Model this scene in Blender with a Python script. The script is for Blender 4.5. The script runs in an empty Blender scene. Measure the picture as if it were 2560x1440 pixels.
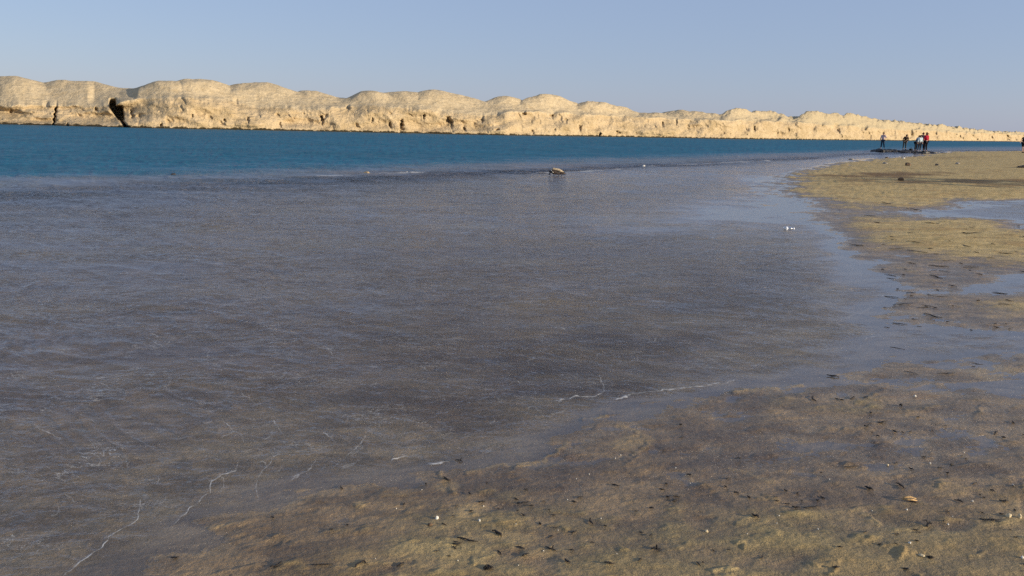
import bpy, bmesh, math, random
import numpy as np
from mathutils import Vector, Matrix, noise as mn

S = bpy.context.scene
COL = S.collection
random.seed(7)
# ------------------------------------------------------------------ camera
H = 1.6; F = 2130.0
PITCH = math.radians(10.795); ROLL = math.radians(1.512)
f_ = Vector((0, math.cos(PITCH), -math.sin(PITCH)))
r0 = Vector((1, 0, 0)); u0 = Vector((0, math.sin(PITCH), math.cos(PITCH)))
r_ = r0*math.cos(ROLL) + u0*math.sin(ROLL)
u_ = -r0*math.sin(ROLL) + u0*math.cos(ROLL)
cam = bpy.data.cameras.new('camera'); camo = bpy.data.objects.new('camera', cam); COL.objects.link(camo)
cam.sensor_width = 36; cam.lens = 36*F/2560; cam.clip_start = .05; cam.clip_end = 9000
camo.matrix_world = Matrix(((r_.x, u_.x, -f_.x, 0), (r_.y, u_.y, -f_.y, 0), (r_.z, u_.z, -f_.z, H), (0, 0, 0, 1)))
S.camera = camo
# ------------------------------------------------------------------ light
EL = math.radians(12.0); AZ = math.radians(21)        # low sun on the right, slightly behind the viewer
L = Vector((math.cos(EL)*math.cos(AZ), -math.cos(EL)*math.sin(AZ), math.sin(EL)))
w = bpy.data.worlds.new('World'); S.world = w; w.use_nodes = True
nt = w.node_tree; nt.nodes.clear()
sky = nt.nodes.new('ShaderNodeTexSky'); sky.sky_type = 'NISHITA'; sky.sun_disc = False
sky.sun_elevation = EL; sky.sun_rotation = math.radians(111)
sky.air_density = 1.0; sky.dust_density = .45; sky.ozone_density = 3.0; sky.altitude = 0
hs = nt.nodes.new('ShaderNodeMix'); hs.data_type = 'RGBA'; hs.blend_type = 'MULTIPLY'; hs.inputs[0].default_value = 1
hs.inputs[7].default_value = (1.12, 1.0, 1.04, 1)            # the phone's white balance
bg = nt.nodes.new('ShaderNodeBackground'); bg.inputs[1].default_value = 0.15
mx = nt.nodes.new('ShaderNodeMix'); mx.data_type = 'RGBA'; mx.inputs[0].default_value = .74; mx.inputs[7].default_value = (1.45, 1.82, 2.72, 1)   # even lilac blue of dusty air
wo = nt.nodes.new('ShaderNodeOutputWorld')
nt.links.new(sky.outputs[0], hs.inputs[6]); nt.links.new(hs.outputs[2], mx.inputs[6]); nt.links.new(mx.outputs[2], bg.inputs[0]); nt.links.new(bg.outputs[0], wo.inputs[0])
sl = bpy.data.lights.new('sun', 'SUN'); sl.energy = 4.3; sl.angle = math.radians(.5); sl.color = (1, .86, .66)
so = bpy.data.objects.new('sun', sl); COL.objects.link(so); so.rotation_euler = L.to_track_quat('Z', 'Y').to_euler()
S.view_settings.view_transform = 'Standard'; S.view_settings.look = 'None'
S.view_settings.exposure = .45; S.view_settings.gamma = 1; S.view_settings.use_curve_mapping = False
S.render.engine = 'CYCLES'
S.cycles.transparent_max_bounces = 8
S.cycles.use_denoising = False; S.cycles.sample_clamp_direct = 4; S.cycles.sample_clamp_indirect = 1.5

# ------------------------------------------------------------------ measuring
def hz(px): return 280 + .0264*px
def ray(px, py): return f_ + r_*((px-1280)/F) + u_*((720-py)/F)
def gp(px, py, z=0):
    d = ray(px, py); t = (z-H)/d.z
    return Vector((d.x*t, d.y*t, z))
def at(px, depth):
    r = ray(px, hz(px)); return r.x/r.y*depth
# ------------------------------------------------------------------ numpy noise
def _h(ix, iy, s):
    n = (ix.astype(np.int64)*374761393 + iy.astype(np.int64)*668265263 + s*982451653) & 0xffffffff
    n = ((n ^ (n >> 13))*1274126177) & 0xffffffff
    n = (n ^ (n >> 16)) & 0xffff
    return n*(2*np.pi/65536)
def pn(x, y, s=0):
    x = np.asarray(x, float); y = np.asarray(y, float)
    ix = np.floor(x); iy = np.floor(y); fx = x-ix; fy = y-iy
    u = fx*fx*fx*(fx*(fx*6-15)+10); v = fy*fy*fy*(fy*(fy*6-15)+10)
    def g(a, b):
        t = _h(ix+a, iy+b, s); return np.cos(t)*(fx-a) + np.sin(t)*(fy-b)
    return ((g(0,0)*(1-u)+g(1,0)*u)*(1-v) + (g(0,1)*(1-u)+g(1,1)*u)*v)*1.5
def fbm(x, y, o=4, s=0, gain=.5):
    r = 0; a = 1; k = 1
    for i in range(o):
        r = r + a*pn(x*k, y*k, s+i*17); a *= gain; k *= 2.03
    return r
def ss(a, b, x):
    t = np.clip((x-a)/(b-a), 0, 1); return t*t*(3-2*t)
# ------------------------------------------------------------------ bed heights: image rows of (px, height in cm)
ROWS = [
 (349, [(0,-300),(2560,-300)]),
 (372, [(0,-300),(2100,-150),(2200,-80),(2300,-60),(2560,-30)]),
 (379, [(0,-260),(1500,-200),(2000,-90),(2150,-30),(2280,-12),(2330,-4),(2400,2),(2560,6),(2900,20)]),
 (386, [(0,-230),(1500,-120),(1900,-45),(2100,-12),(2250,-4),(2330,3),(2450,12),(2560,16),(2900,30)]),
 (400, [(0,-180),(1000,-120),(1500,-45),(1800,-18),(1950,-8),(2060,-3),(2160,.5),(2250,3),(2350,8),(2560,15)]),
 (415, [(0,-130),(900,-65),(1300,-28),(1600,-7),(1900,-6),(1990,-3),(2080,1),(2200,8),(2400,15),(2560,22)]),
 (430, [(0,-110),(400,-75),(900,-22),(1400,-4),(1700,-6),(1890,-4),(1960,-1),(2040,2),(2200,9),(2560,22)]),
 (450, [(0,-38),(300,-20),(900,-10),(1700,-7),(1850,-3),(1920,-.5),(1980,1.5),(2100,6),(2300,12),(2560,18)]),
 (480, [(0,-14),(300,-12),(900,-8),(1500,-7),(1700,-4),(1850,-1),(1960,-.2),(2000,1.2),(2150,5),(2560,9)]),
 (510, [(0,-11),(1500,-5),(1700,-2),(1900,-.7),(2040,-.3),(2110,1.8),(2300,2.6),(2400,.1),(2560,-1.5)]),
 (535, [(0,-10),(1300,-6),(1450,-3),(1700,-1.2),(1900,-.7),(2050,-.4),(2130,.7),(2250,.6),(2320,-.5),(2560,-2)]),
 (560, [(0,-9),(1400,-6),(1500,-4),(1700,-2),(2000,-.8),(2080,.4),(2150,2.5),(2450,3.0),(2520,.2),(2560,-.3)]),
 (600, [(0,-9),(1500,-6),(1750,-3.5),(1980,-2),(2050,-.9),(2110,-.2),(2160,1.8),(2350,4),(2560,3.5)]),
 (640, [(0,-9),(1500,-5),(1900,-4),(2010,-1.2),(2110,-.4),(2180,.9),(2235,-.5),(2290,.9),(2400,1.8),(2560,2)]),
 (665, [(0,-8),(1500,-5),(1900,-3.5),(2050,-1.2),(2190,-.2),(2250,.8),(2340,.1),(2400,-.3),(2480,1.0),(2560,.8)]),
 (690, [(0,-8),(1500,-5),(1900,-3.5),(2080,-1),(2230,-.3),(2300,.7),(2370,-.4),(2430,.5),(2500,-.5),(2560,-.9)]),
 (720, [(0,-8),(1500,-5),(1900,-3.5),(2120,-1),(2260,-.3),(2330,.5),(2390,-.4),(2560,-.9)]),
 (760, [(0,-7),(1500,-5),(1900,-3.5),(2100,-1.4),(2195,-.5),(2240,.3),(2400,.35),(2450,.2),(2500,1),(2560,1.5)]),
 (800, [(0,-7),(1500,-5),(1900,-3),(2100,-1.2),(2200,-.3),(2300,-.15),(2560,.35)]),
 (850, [(0,-6),(1500,-4.5),(1900,-2.5),(2100,-1),(2200,-.5),(2560,-.6)]),
 (900, [(0,-5),(1200,-4.5),(1700,-2.6),(1900,-1.6),(2050,-.7),(2200,-.4),(2400,-.3),(2500,.4),(2560,.9)]),
 (950, [(0,-5),(1200,-3.5),(1500,-1.8),(1900,-.7),(2050,-.3),(2150,.3),(2300,.1),(2560,-.1)]),
 (1000,[(0,-4),(1100,-3),(1380,-1.2),(1480,-.6),(1600,-.3),(1750,.2),(2000,.8),(2200,.4),(2400,0),(2560,-.1)]),
 (1060,[(0,-3.5),(900,-2.5),(1300,-1.1),(1420,-.4),(1500,.6),(1700,.5),(1950,.3),(2200,.6),(2560,.4)]),
 (1120,[(0,-3),(700,-2),(1000,-1.5),(1200,-.7),(1330,-.3),(1400,.5),(1800,.5),(2560,.9)]),
 (1180,[(0,-3),(400,-2),(650,-1),(900,-.6),(1080,-.2),(1160,.5),(1500,.8),(2560,1.4)]),
 (1240,[(0,-2.6),(300,-2),(520,-.9),(720,-.2),(800,.5),(1300,1.3),(2560,1.9)]),
 (1320,[(0,-2.4),(280,-1.2),(480,-.2),(570,.5),(1200,1.8),(2560,2.8)]),
 (1440,[(-300,-2.2),(-60,-1.5),(120,-.6),(210,-.1),(290,.5),(1000,2.2),(2560,4)]),
 (1750,[(-900,-1.5),(-450,-.4),(-200,.5),(500,2),(2560,6)]),
]
PXG = np.arange(-1500, 4101, 20.0)
RT = np.array([np.interp(PXG, [a for a, b in r], [b for a, b in r]) for y, r in ROWS])*.01
RE = np.array([y-317.7 for y, r in ROWS])             # rows by distance below the horizon at the picture centre
# the rows are stored against (x/y, 1/y) on the ground, i.e. as a plan of the shore
ZB = lambda x, y: (y*math.cos(0))
def smooth_table():
    global RT
    for j_, (y, r) in enumerate(ROWS):
        if 600 < y < 790: RT[j_] += .0045*ss(2170, 2260, PXG)
        if y >= 1000: RT[j_] = np.where(RT[j_] > .002, .002+(RT[j_]-.002)*.45, RT[j_])
    k = np.array([1, 2, 3, 2, 1.])/9
    P = np.pad(RT, ((0, 0), (2, 2)), 'edge')
    RT = sum(k[i]*P[:, i:i+RT.shape[1]] for i in range(5))
smooth_table()
PYS = np.array([y for y, r in ROWS], float)
def topix(x, y, z=0.0):
    vx = x; vy = y; vz = z-H
    dep = vx*f_.x + vy*f_.y + vz*f_.z
    a = vx*r_.x + vy*r_.y + vz*r_.z; b = vx*u_.x + vy*u_.y + vz*u_.z
    dep = np.maximum(dep, .35)
    return 1280 + F*a/dep, 720 - F*b/dep
def table(px, py):
    py = np.clip(py, PYS[0], PYS[-1]); px = np.clip(px, PXG[0], PXG[-1]-1)
    j = np.clip(np.searchsorted(PYS, py, side='right')-1, 0, len(PYS)-2)
    v = (py-PYS[j])/(PYS[j+1]-PYS[j]); v = v*v*(3-2*v)
    u = (px-PXG[0])/20; i = np.floor(u).astype(int); u = u-i
    return (RT[j, i]*(1-u)+RT[j, i+1]*u)*(1-v) + (RT[j+1, i]*(1-u)+RT[j+1, i+1]*u)*v
def seg_dist(px, py, pts):
    d = np.full(px.shape, 1e9)
    for (ax, ay), (bx, by) in zip(pts[:-1], pts[1:]):
        dx, dy = bx-ax, by-ay; t = np.clip(((px-ax)*dx+(py-ay)*dy)/(dx*dx+dy*dy+1e-9), 0, 1)
        d = np.minimum(d, np.hypot(px-ax-t*dx, py-ay-t*dy))
    return d
def zA(p): return [(x*.4297, 840+y*.4297) for x, y in p]
def zB(p): return [(1000+x*.4167, 840+y*.4167) for x, y in p]
def zC(p): return [(1760+x*.4167, 840+y*.4167) for x, y in p]
LIPS = [(zB([(1100,500),(1170,490),(1240,488)]), .011), (zB([(700,790),(780,765),(870,760),(890,725),(940,700),(960,670),(1000,650)]), .009),
        (zB([(410,830),(520,790),(620,770)]), .008), (zB([(240,820),(250,850),(300,880),(310,910),(330,950)]), .008),
        (zB([(1300,545),(1400,560),(1480,610),(1490,660),(1400,712)]), .007), (zC([(190,340),(300,322),(450,312),(600,293)]), .012),
        (zB([(1160,440),(1240,435)]), .008), (zC([(160,800),(260,820),(340,865),(420,890)]), .007), (zC([(960,1080),(1000,1120),(1050,1150)]), .010),
        (zC([(560,350),(640,335)]), .008), (zC([(60,1425),(200,1415)]), .014), (zC([(660,1395),(800,1385)]), .012),
        (zC([(1170,1355),(1180,1325),(1200,1315)]), .012), (zC([(190,1250),(240,1255)]), .009), (zB([(430,1390),(500,1385)]), .012),
        (zB([(320,1310),(240,1315)]), .006), (zA([(1230,1130),(1270,1110),(1340,1095)]), .008), (zA([(2070,1000),(2130,990)]), .012),
        ([(2130,408),(2200,403),(2280,398)], .03), ([(2400,402),(2450,397)], .03), ([(1770,1003),(1840,985)], .005)]
_q = random.Random(77)
for _ in range(60):
    a_ = _q.uniform(500, 2600); b_ = _q.uniform(985, 1450)
    if b_ < 1440-(a_-330)*.36: continue
    ang = _q.gauss(-.1, .35); ln = _q.uniform(18, 80); P_ = [(a_, b_)]
    for k_ in range(4): P_.append((P_[-1][0]+ln/4*math.cos(ang), P_[-1][1]+ln/4*math.sin(ang)*.6)); ang += _q.gauss(0, .4)
    LIPS.append((P_, _q.uniform(.004, .012)))
def bed(x, y):
    x = np.asarray(x, float); y = np.asarray(y, float)
    wx = fbm(x*.9, y*.9, 3, 3)*.10 + fbm(x*.25, y*.25, 2, 5)*.2*ss(8, 30, np.hypot(x, y))
    wy = fbm(x*.9+31, y*.9, 3, 9)*.10 + fbm(x*.25+9, y*.25, 2, 6)*.2*ss(8, 30, np.hypot(x, y))
    px, py = topix(x+wx, np.where(y > .3, y, .3)+wy*np.clip(y/3, 0, 1))
    z = table(px, py)
    r = np.hypot(x, y)
    back = ss(2.0, -14, y)
    z = z + back*.45*ss(-6, 3, x)
    # relief: broad pans, lumps, small crumbs; fades out on the deep bed
    sh = np.clip(1 - np.abs(z)/.25, .12, 1)
    land = ss(-.012, .006, z)
    ca, sa = .94, .34
    X = x*ca + y*sa; Y = -x*sa + y*ca
    nz = fbm(X*.8, Y*1.7, 3, 21)*.0055
    nz = nz + fbm(X*3.0, Y*6, 3, 31)*.0042*(0.3+.7*land)
    lump = np.maximum(fbm(X*5, Y*9, 3, 51)-.28, 0)
    nz = nz + lump*.008*land
    rid = 1-np.abs(fbm(X*9, Y*15, 3, 71)); nz = nz + (rid-.7)*.0016*land*ss(-.2,.5,fbm(x*.9,y*1.5,2,77))
    nz = nz + fbm(x*28, y*28, 2, 61)*.0016*land
    pit = np.maximum(fbm(X*3.2+7, Y*5.5, 2, 91)-.42, 0); nz = nz - pit*.012*land
    far = ss(9, 40, r)
    nz = nz*(1+far*2.2) + far*land*fbm(X*.35, Y*.9, 4, 81)*.025
    z = z + nz*sh
    near = (y > 1.5)
    if near.any():
        fx, fy = topix(x, np.maximum(y, .5))
        jx = pn(x*14, y*14, 5)*7 + pn(x*40, y*40, 7)*5; jy = pn(x*14, y*14, 6)*5 + pn(x*40, y*40, 8)*4
        for pts, hgt in LIPS:
            xs = [p[0] for p in pts]; ys = [p[1] for p in pts]
            m = near & (fx > min(xs)-40) & (fx < max(xs)+40) & (fy > min(ys)-30) & (fy < max(ys)+30)
            if m.any():
                d = seg_dist(fx[m]+jx[m], fy[m]+jy[m], pts)
                wd = 5 if hgt < .02 else 3
                z[m] += hgt*(.7 if hgt < .02 else .8)*np.exp(-(d/wd)**2)*(.6+.4*pn(x[m]*9, y[m]*9, 66))
    return z
def bz(x, y): return float(bed(np.array([x]), np.array([y]))[0])

# ------------------------------------------------------------------ object helpers
def tag(o, label=None, cat=None, group=None, kind=None):
    if label: o['label'] = label
    if cat: o['category'] = cat
    if group: o['group'] = group
    if kind: o['kind'] = kind
    return o
def link(name, me, mat=None, parent=None, smooth=True):
    o = bpy.data.objects.new(name, me); COL.objects.link(o)
    if mat: me.materials.append(mat)
    if parent: o.parent = parent
    if smooth and len(me.polygons): me.polygons.foreach_set('use_smooth', np.ones(len(me.polygons), bool))
    return o
def from_bm(name, bm, mat, parent=None, smooth=True):
    me = bpy.data.meshes.new(name); bm.to_mesh(me); bm.free()
    return link(name, me, mat, parent, smooth)
def empty(name, loc, rz=0):
    o = bpy.data.objects.new(name, None); COL.objects.link(o); o.location = loc; o.rotation_euler = (0, 0, rz); o.empty_display_size = .1
    return o
def copy_tree(o, parent=None):
    c = o.copy(); COL.objects.link(c)
    if parent: c.parent = parent
    for ch in list(o.children): copy_tree(ch, c)
    return c
def grid_mesh(name, V, nr, nc, wrap=False):
    """V: (nr*nc,3). Quads between rows and columns."""
    i = np.arange(nr-1)[:, None]; j = np.arange(nc if wrap else nc-1)[None, :]; jn = (j+1) % nc
    q = np.stack([(i*nc+j), (i*nc+jn), ((i+1)*nc+jn), ((i+1)*nc+j)], -1).reshape(-1, 4).astype(np.int32)
    me = bpy.data.meshes.new(name)
    me.vertices.add(len(V)); me.vertices.foreach_set('co', V.astype(np.float32).ravel())
    me.loops.add(q.size); me.loops.foreach_set('vertex_index', q.ravel())
    me.polygons.add(len(q)); me.polygons.foreach_set('loop_start', np.arange(0, q.size, 4, dtype=np.int32))
    me.polygons.foreach_set('loop_total', np.full(len(q), 4, np.int32))
    me.update(calc_edges=True)
    return me
def attr(me, name, arr):
    a = me.attributes.new(name, 'FLOAT', 'POINT'); a.data.foreach_set('value', arr.astype(np.float32))

# ------------------------------------------------------------------ material helper
class M:
    def __init__(s, name):
        s.m = bpy.data.materials.new(name); s.m.use_nodes = True; s.t = s.m.node_tree; s.t.nodes.clear()
        s.out = s.n('ShaderNodeOutputMaterial')
    def n(s, typ, **k):
        o = s.t.nodes.new(typ)
        for a, b in k.items(): setattr(o, a, b)
        return o
    def l(s, a, b): s.t.links.new(a, b)
    def set(s, sock, v):
        if hasattr(v, 'links') or hasattr(v, 'is_linked'): s.l(v, sock)
        else: sock.default_value = v
    def pos(s):
        if not hasattr(s, '_p'): s._p = s.n('ShaderNodeNewGeometry').outputs['Position']
        return s._p
    def objc(s):
        if not hasattr(s, '_o'): s._o = s.n('ShaderNodeTexCoord').outputs['Object']
        return s._o
    def mapv(s, vec, scale=(1, 1, 1), rot=(0, 0, 0), loc=(0, 0, 0)):
        m = s.n('ShaderNodeMapping'); s.l(vec, m.inputs[0]); m.inputs['Scale'].default_value = scale; m.inputs['Rotation'].default_value = rot; m.inputs['Location'].default_value = loc
        return m.outputs[0]
    def noise(s, vec, scale, det=4, rough=.5, dist=0, typ='FBM'):
        m = s.n('ShaderNodeTexNoise'); s.l(vec, m.inputs['Vector']); m.inputs['Scale'].default_value = scale
        m.inputs['Detail'].default_value = det; m.inputs['Roughness'].default_value = rough; m.inputs['Distortion'].default_value = dist
        m.noise_type = typ
        return m.outputs[0]
    def ramp(s, v, a, b, c0=0., c1=1.):
        m = s.n('ShaderNodeMapRange'); m.interpolation_type = 'SMOOTHSTEP'
        s.set(m.inputs[0], v)
        for i, q in zip((1, 2, 3, 4), (a, b, c0, c1)): s.set(m.inputs[i], q)
        return m.outputs[0]
    def math(s, op, a, b=0.):
        m = s.n('ShaderNodeMath', operation=op); s.set(m.inputs[0], a); s.set(m.inputs[1], b); return m.outputs[0]
    def mix(s, f, a, b):
        m = s.n('ShaderNodeMix', data_type='RGBA'); s.set(m.inputs[0], f)
        for i, q in ((6, a), (7, b)):
            if isinstance(q, tuple): m.inputs[i].default_value = (*q, 1)
            else: s.l(q, m.inputs[i])
        return m.outputs[2]
    def attr(s, n): return s.n('ShaderNodeAttribute', attribute_name=n).outputs['Fac']
    def bump(s, h, dist, strength=1., nrm=None):
        m = s.n('ShaderNodeBump'); s.set(m.inputs['Height'], h); m.inputs['Distance'].default_value = dist; s.set(m.inputs['Strength'], strength)
        if nrm: s.l(nrm, m.inputs['Normal'])
        return m.outputs[0]
    def pbr(s, col, rough, nrm=None, spec=.5, **k):
        p = s.n('ShaderNodeBsdfPrincipled')
        if isinstance(col, tuple): p.inputs['Base Color'].default_value = (*col, 1)
        else: s.l(col, p.inputs['Base Color'])
        s.set(p.inputs['Roughness'], rough); s.set(p.inputs['Specular IOR Level'], spec)
        if nrm: s.l(nrm, p.inputs['Normal'])
        for a, b in k.items(): s.set(p.inputs[a.replace('_', ' ')], b)
        s.l(p.outputs[0], s.out.inputs[0]); return p

def simple(name, col, rough=.8, var=.35, scale=20, bump=.004, spec=.4):
    m = M(name); o = m.objc()
    n1 = m.noise(o, scale, 4, .6)
    a = tuple(c*(1-var) for c in col); b = tuple(min(1, c*(1+var)) for c in col)
    c = m.mix(m.ramp(n1, .3, .7), a, b)
    m.pbr(c, rough, m.bump(m.noise(o, scale*2.5, 3), bump), spec)
    return m.m

# ------------------------------------------------------------------ ground material
def ground_mat():
    m = M('wet_sand'); p = m.pos()
    h = m.attr('height'); wb = m.attr('weed_bed')
    hn = m.math('ADD', h, m.math('MULTIPLY', m.math('SUBTRACT', m.noise(p, 3.5, 5, .6), .5), .012))
    st = m.mapv(p, (1, 2.0, 1), (0, 0, -.35))
    big = m.noise(st, .55, 4, .55, .6)
    mid = m.noise(st, 2.6, 5, .6, .4)
    fine = m.noise(p, 45, 4, .7)
    grain = m.noise(p, 260, 2, .6)
    under = m.mix(m.ramp(mid, .36, .64), (.125, .078, .048), (.23, .150, .092))
    under = m.mix(m.math('MULTIPLY', wb, m.ramp(mid, .3, .6, 1, .72)), under, (.075, .034, .015))
    under = m.mix(m.math('MULTIPLY', m.ramp(big, .46, .66), .7), under, (.24, .155, .07))
    shl = m.math('MULTIPLY', m.ramp(h, -.055, -.012), m.math('SUBTRACT', 1, m.math('MULTIPLY', wb, .85)))
    under = m.mix(m.math('MULTIPLY', shl, .8), under, m.mix(m.ramp(mid, .38, .62), (.26, .185, .105), (.44, .325, .185)))
    wet = m.mix(m.ramp(mid, .35, .66), (.14, .091, .045), (.31, .210, .105))
    olive = m.mix(m.ramp(fine, .35, .65), (.18, .135, .055), (.275, .212, .092))
    wet = m.mix(m.math('MULTIPLY', m.math('MULTIPLY', m.ramp(big, .46, .62), .85), m.ramp(hn, .004, .018)), wet, olive)
    warm_tone = m.ramp(m.noise(st, 1.1, 4, .6, .5), .60, .74)
    wet = m.mix(m.math('MULTIPLY', warm_tone, .5), wet, (.24, .125, .05))
    wet = m.mix(m.math('MULTIPLY', m.attr('damp_shadow'), .75), wet, (.085, .055, .036))
    wet = m.mix(m.math('MULTIPLY', m.attr('warm_tone'), .75), wet, (.50, .35, .15))
    dry = m.mix(m.ramp(mid, .35, .65), (.41, .290, .108), (.59, .430, .185))
    dry = m.mix(m.math('MULTIPLY', m.ramp(m.noise(st, .9, 3), .5, .64), .55), dry, (.36, .22, .08))
    dry = m.mix(m.attr('damp_shadow'), dry, (.17, .095, .035))
    c = m.mix(m.ramp(hn, -.010, .006), under, wet)
    c = m.mix(m.ramp(hn, .009, .026), c, dry)
    c = m.mix(m.ramp(m.math('SUBTRACT', 0, h), .09, .4), c, (.36, .33, .25))
    dark = m.ramp(m.noise(m.mapv(p, (9, 22, 9), (0, 0, -.3)), 1, 4, .7, .6), .64, .72)
    gate = m.ramp(m.noise(p, 1.6, 3), .45, .6)
    c = m.mix(m.math('MULTIPLY', m.math('MULTIPLY', dark, gate), .75), c, (.035, .026, .018))
    sp = m.math('MULTIPLY', m.ramp(m.noise(p, 120, 2), .70, .76), .5)
    c = m.mix(sp, c, (.42, .36, .25))
    g = m.mix(m.ramp(grain, .3, .7), (.72, .72, .72), (1.25, 1.25, 1.25))
    mm = m.n('ShaderNodeMix', data_type='RGBA', blend_type='MULTIPLY'); mm.inputs[0].default_value = 1
    m.l(c, mm.inputs[6]); m.l(g, mm.inputs[7]); c = mm.outputs[2]
    b = m.bump(m.noise(m.mapv(p, (1, 1.6, 1), (0, 0, -.3)), 14, 6, .7), .022, 1)
    b = m.bump(fine, .009, 1, b); b = m.bump(grain, .0014, .8, b)
    rough = m.math('MULTIPLY', m.ramp(hn, .004, .03, .34, .75), m.ramp(h, .0, .0045, .35, 1))
    rough = m.math('ADD', rough, m.math('MULTIPLY', m.math('SUBTRACT', mid, .5), .3))
    m.pbr(c, rough, b, m.ramp(hn, 0, .05, .5, .2))
    return m.m

def water_mat():
    m = M('lake_water'); p = m.pos()
    dep = m.attr('depth'); fdist = m.attr('foam_dist')
    fdist = m.math('ADD', fdist, m.math('MULTIPLY', m.math('SUBTRACT', m.noise(p, 40, 3, .6), .5), 4.0))
    foam = m.math('MULTIPLY', m.attr('foam'), m.math('MULTIPLY', m.ramp(m.math('ABSOLUTE', fdist), 1.9, .1), m.ramp(m.noise(p, 22, 3, .6), .36, .62, .1, .7)))
    fl = m.noise(m.mapv(p, (1, 1.8, 1), (0, 0, .4)), 5.5, 5, .7, .8)
    fl = m.ramp(m.math('ABSOLUTE', m.math('SUBTRACT', fl, .5)), .010, .0)
    sxyz = m.n('ShaderNodeSeparateXYZ'); m.l(p, sxyz.inputs[0])
    gate = m.math('MULTIPLY', m.ramp(m.noise(p, 2.2, 4, .6), .5, .66), m.ramp(sxyz.outputs[1], 9, 4))
    gate = m.math('MULTIPLY', gate, m.ramp(dep, .006, .02))
    foam = m.math('MAXIMUM', foam, m.math('MULTIPLY', m.math('MULTIPLY', fl, gate), .62))  # thin pale flecks painted in as bright wave-crest highlights
    # ripples
    near = m.mapv(p, (1, 1.75, 1), (0, 0, .22))
    warp = m.n('ShaderNodeVectorMath', operation='ADD'); m.l(near, warp.inputs[0])
    wn = m.n('ShaderNodeTexNoise'); m.l(p, wn.inputs['Vector']); wn.inputs['Scale'].default_value = .4
    wv = m.n('ShaderNodeVectorMath', operation='SCALE'); m.l(wn.outputs['Color'], wv.inputs[0]); wv.inputs['Scale'].default_value = 2.2
    m.l(wv.outputs[0], warp.inputs[1]); near = warp.outputs[0]
    r1 = m.noise(near, 5.0, 4, .6, .3)
    r1 = m.math('SUBTRACT', 1, m.math('ABSOLUTE', m.math('MULTIPLY', m.math('SUBTRACT', r1, .5), 3.2)))   # sharp crests
    r2 = m.noise(near, 17, 4, .6, .4)
    r3 = m.noise(m.mapv(p, (1, 1.5, 1), (0, 0, -.5)), 36, 3, .6, .6)
    calm = m.ramp(dep, .004, .011)
    gust = m.ramp(m.noise(m.mapv(p, (.35, .8, 1)), 1, 5, .6), .32, .68, .25, 1.25)
    cfree = m.math('SUBTRACT', 1, m.attr('calm_zone')); amp = m.math('MULTIPLY', m.math('MULTIPLY', calm, cfree), m.math('ADD', gust, m.math('MULTIPLY', m.attr('chop'), .5)))
    def vn(vec, scale, det, rough, dist=0):
        q = m.n('ShaderNodeTexNoise'); m.l(vec, q.inputs['Vector']); q.inputs['Scale'].default_value = scale; q.inputs['Detail'].default_value = det
        q.inputs['Roughness'].default_value = rough; q.inputs['Distortion'].default_value = dist
        v = m.n('ShaderNodeVectorMath', operation='SUBTRACT'); m.l(q.outputs['Color'], v.inputs[0]); v.inputs[1].default_value = (.5, .5, .5)
        return v.outputs[0]
    def vs(v, k):
        q = m.n('ShaderNodeVectorMath', operation='MULTIPLY'); m.l(v, q.inputs[0])
        c = m.n('ShaderNodeCombineXYZ')
        m.set(c.inputs[0], m.math('MULTIPLY', k, .75)); m.set(c.inputs[1], m.math('MULTIPLY', k, 1.35)); c.inputs[2].default_value = 0
        m.l(c.outputs[0], q.inputs[1]); return q.outputs[0]
    def va(a_, b_):
        q = m.n('ShaderNodeVectorMath', operation='ADD'); m.l(a_, q.inputs[0]); m.l(b_, q.inputs[1]); return q.outputs[0]
    deepk = m.ramp(dep, .35, 1.1)
    sl1 = vs(vn(near, 8.0, 3, .6, .3), m.math('MULTIPLY', amp, .75))
    sl2 = vs(vn(near, 30, 3, .6, .4), m.math('ADD', m.math('MULTIPLY', amp, .80), .015))
    sl3 = vs(vn(m.mapv(p, (1, 2.2, 1)), 1.5, 5, .65), m.math('MULTIPLY', deepk, .9))
    # ripple normals tilted towards the beach, added so the water mirrors higher sky
    ln = m.n('ShaderNodeCombineXYZ'); m.set(ln.inputs[1], m.math('MULTIPLY', m.math('MULTIPLY', m.ramp(dep, .004, .013), cfree), m.math('SUBTRACT', m.ramp(gust, .25, 1.25, -.12, -.23), m.math('MULTIPLY', m.attr('chop'), .20))))
    front = m.noise(m.mapv(near, (1, 1.9, 1)), 5.5, 4, .62, .5)                      # steep little wave fronts
    front = m.math('MULTIPLY', m.ramp(front, .56, .66), m.math('MULTIPLY', amp, m.math('ADD', .35, m.attr('chop'))))
    fv = m.n('ShaderNodeCombineXYZ'); m.set(fv.inputs[1], m.math('MULTIPLY', front, -.75)); sl2 = va(sl2, fv.outputs[0])
    tot = m.n('ShaderNodeSeparateXYZ'); m.l(va(ln.outputs[0], va(sl1, va(sl2, sl3))), tot.inputs[0])
    lim = m.n('ShaderNodeCombineXYZ'); m.l(tot.outputs[0], lim.inputs[0]); m.set(lim.inputs[1], m.math('MINIMUM', tot.outputs[1], m.math('MULTIPLY', cfree, m.ramp(dep, .004, .012, 0, -.055))))
    nn = va(m.n('ShaderNodeNewGeometry').outputs['Normal'], lim.outputs[0])
    nz_ = m.n('ShaderNodeVectorMath', operation='NORMALIZE'); m.l(nn, nz_.inputs[0])
    b = m.bump(r1, .010, amp, nz_.outputs[0])
    # mirror share by angle, the same from above and below so that daylight reaches the bed
    ge = m.n('ShaderNodeNewGeometry'); dt = m.n('ShaderNodeVectorMath', operation='DOT_PRODUCT'); m.l(ge.outputs['Incoming'], dt.inputs[0]); m.l(b, dt.inputs[1])
    om = m.math('SUBTRACT', 1, m.math('MINIMUM', m.math('ABSOLUTE', dt.outputs['Value']), 1))
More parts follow.
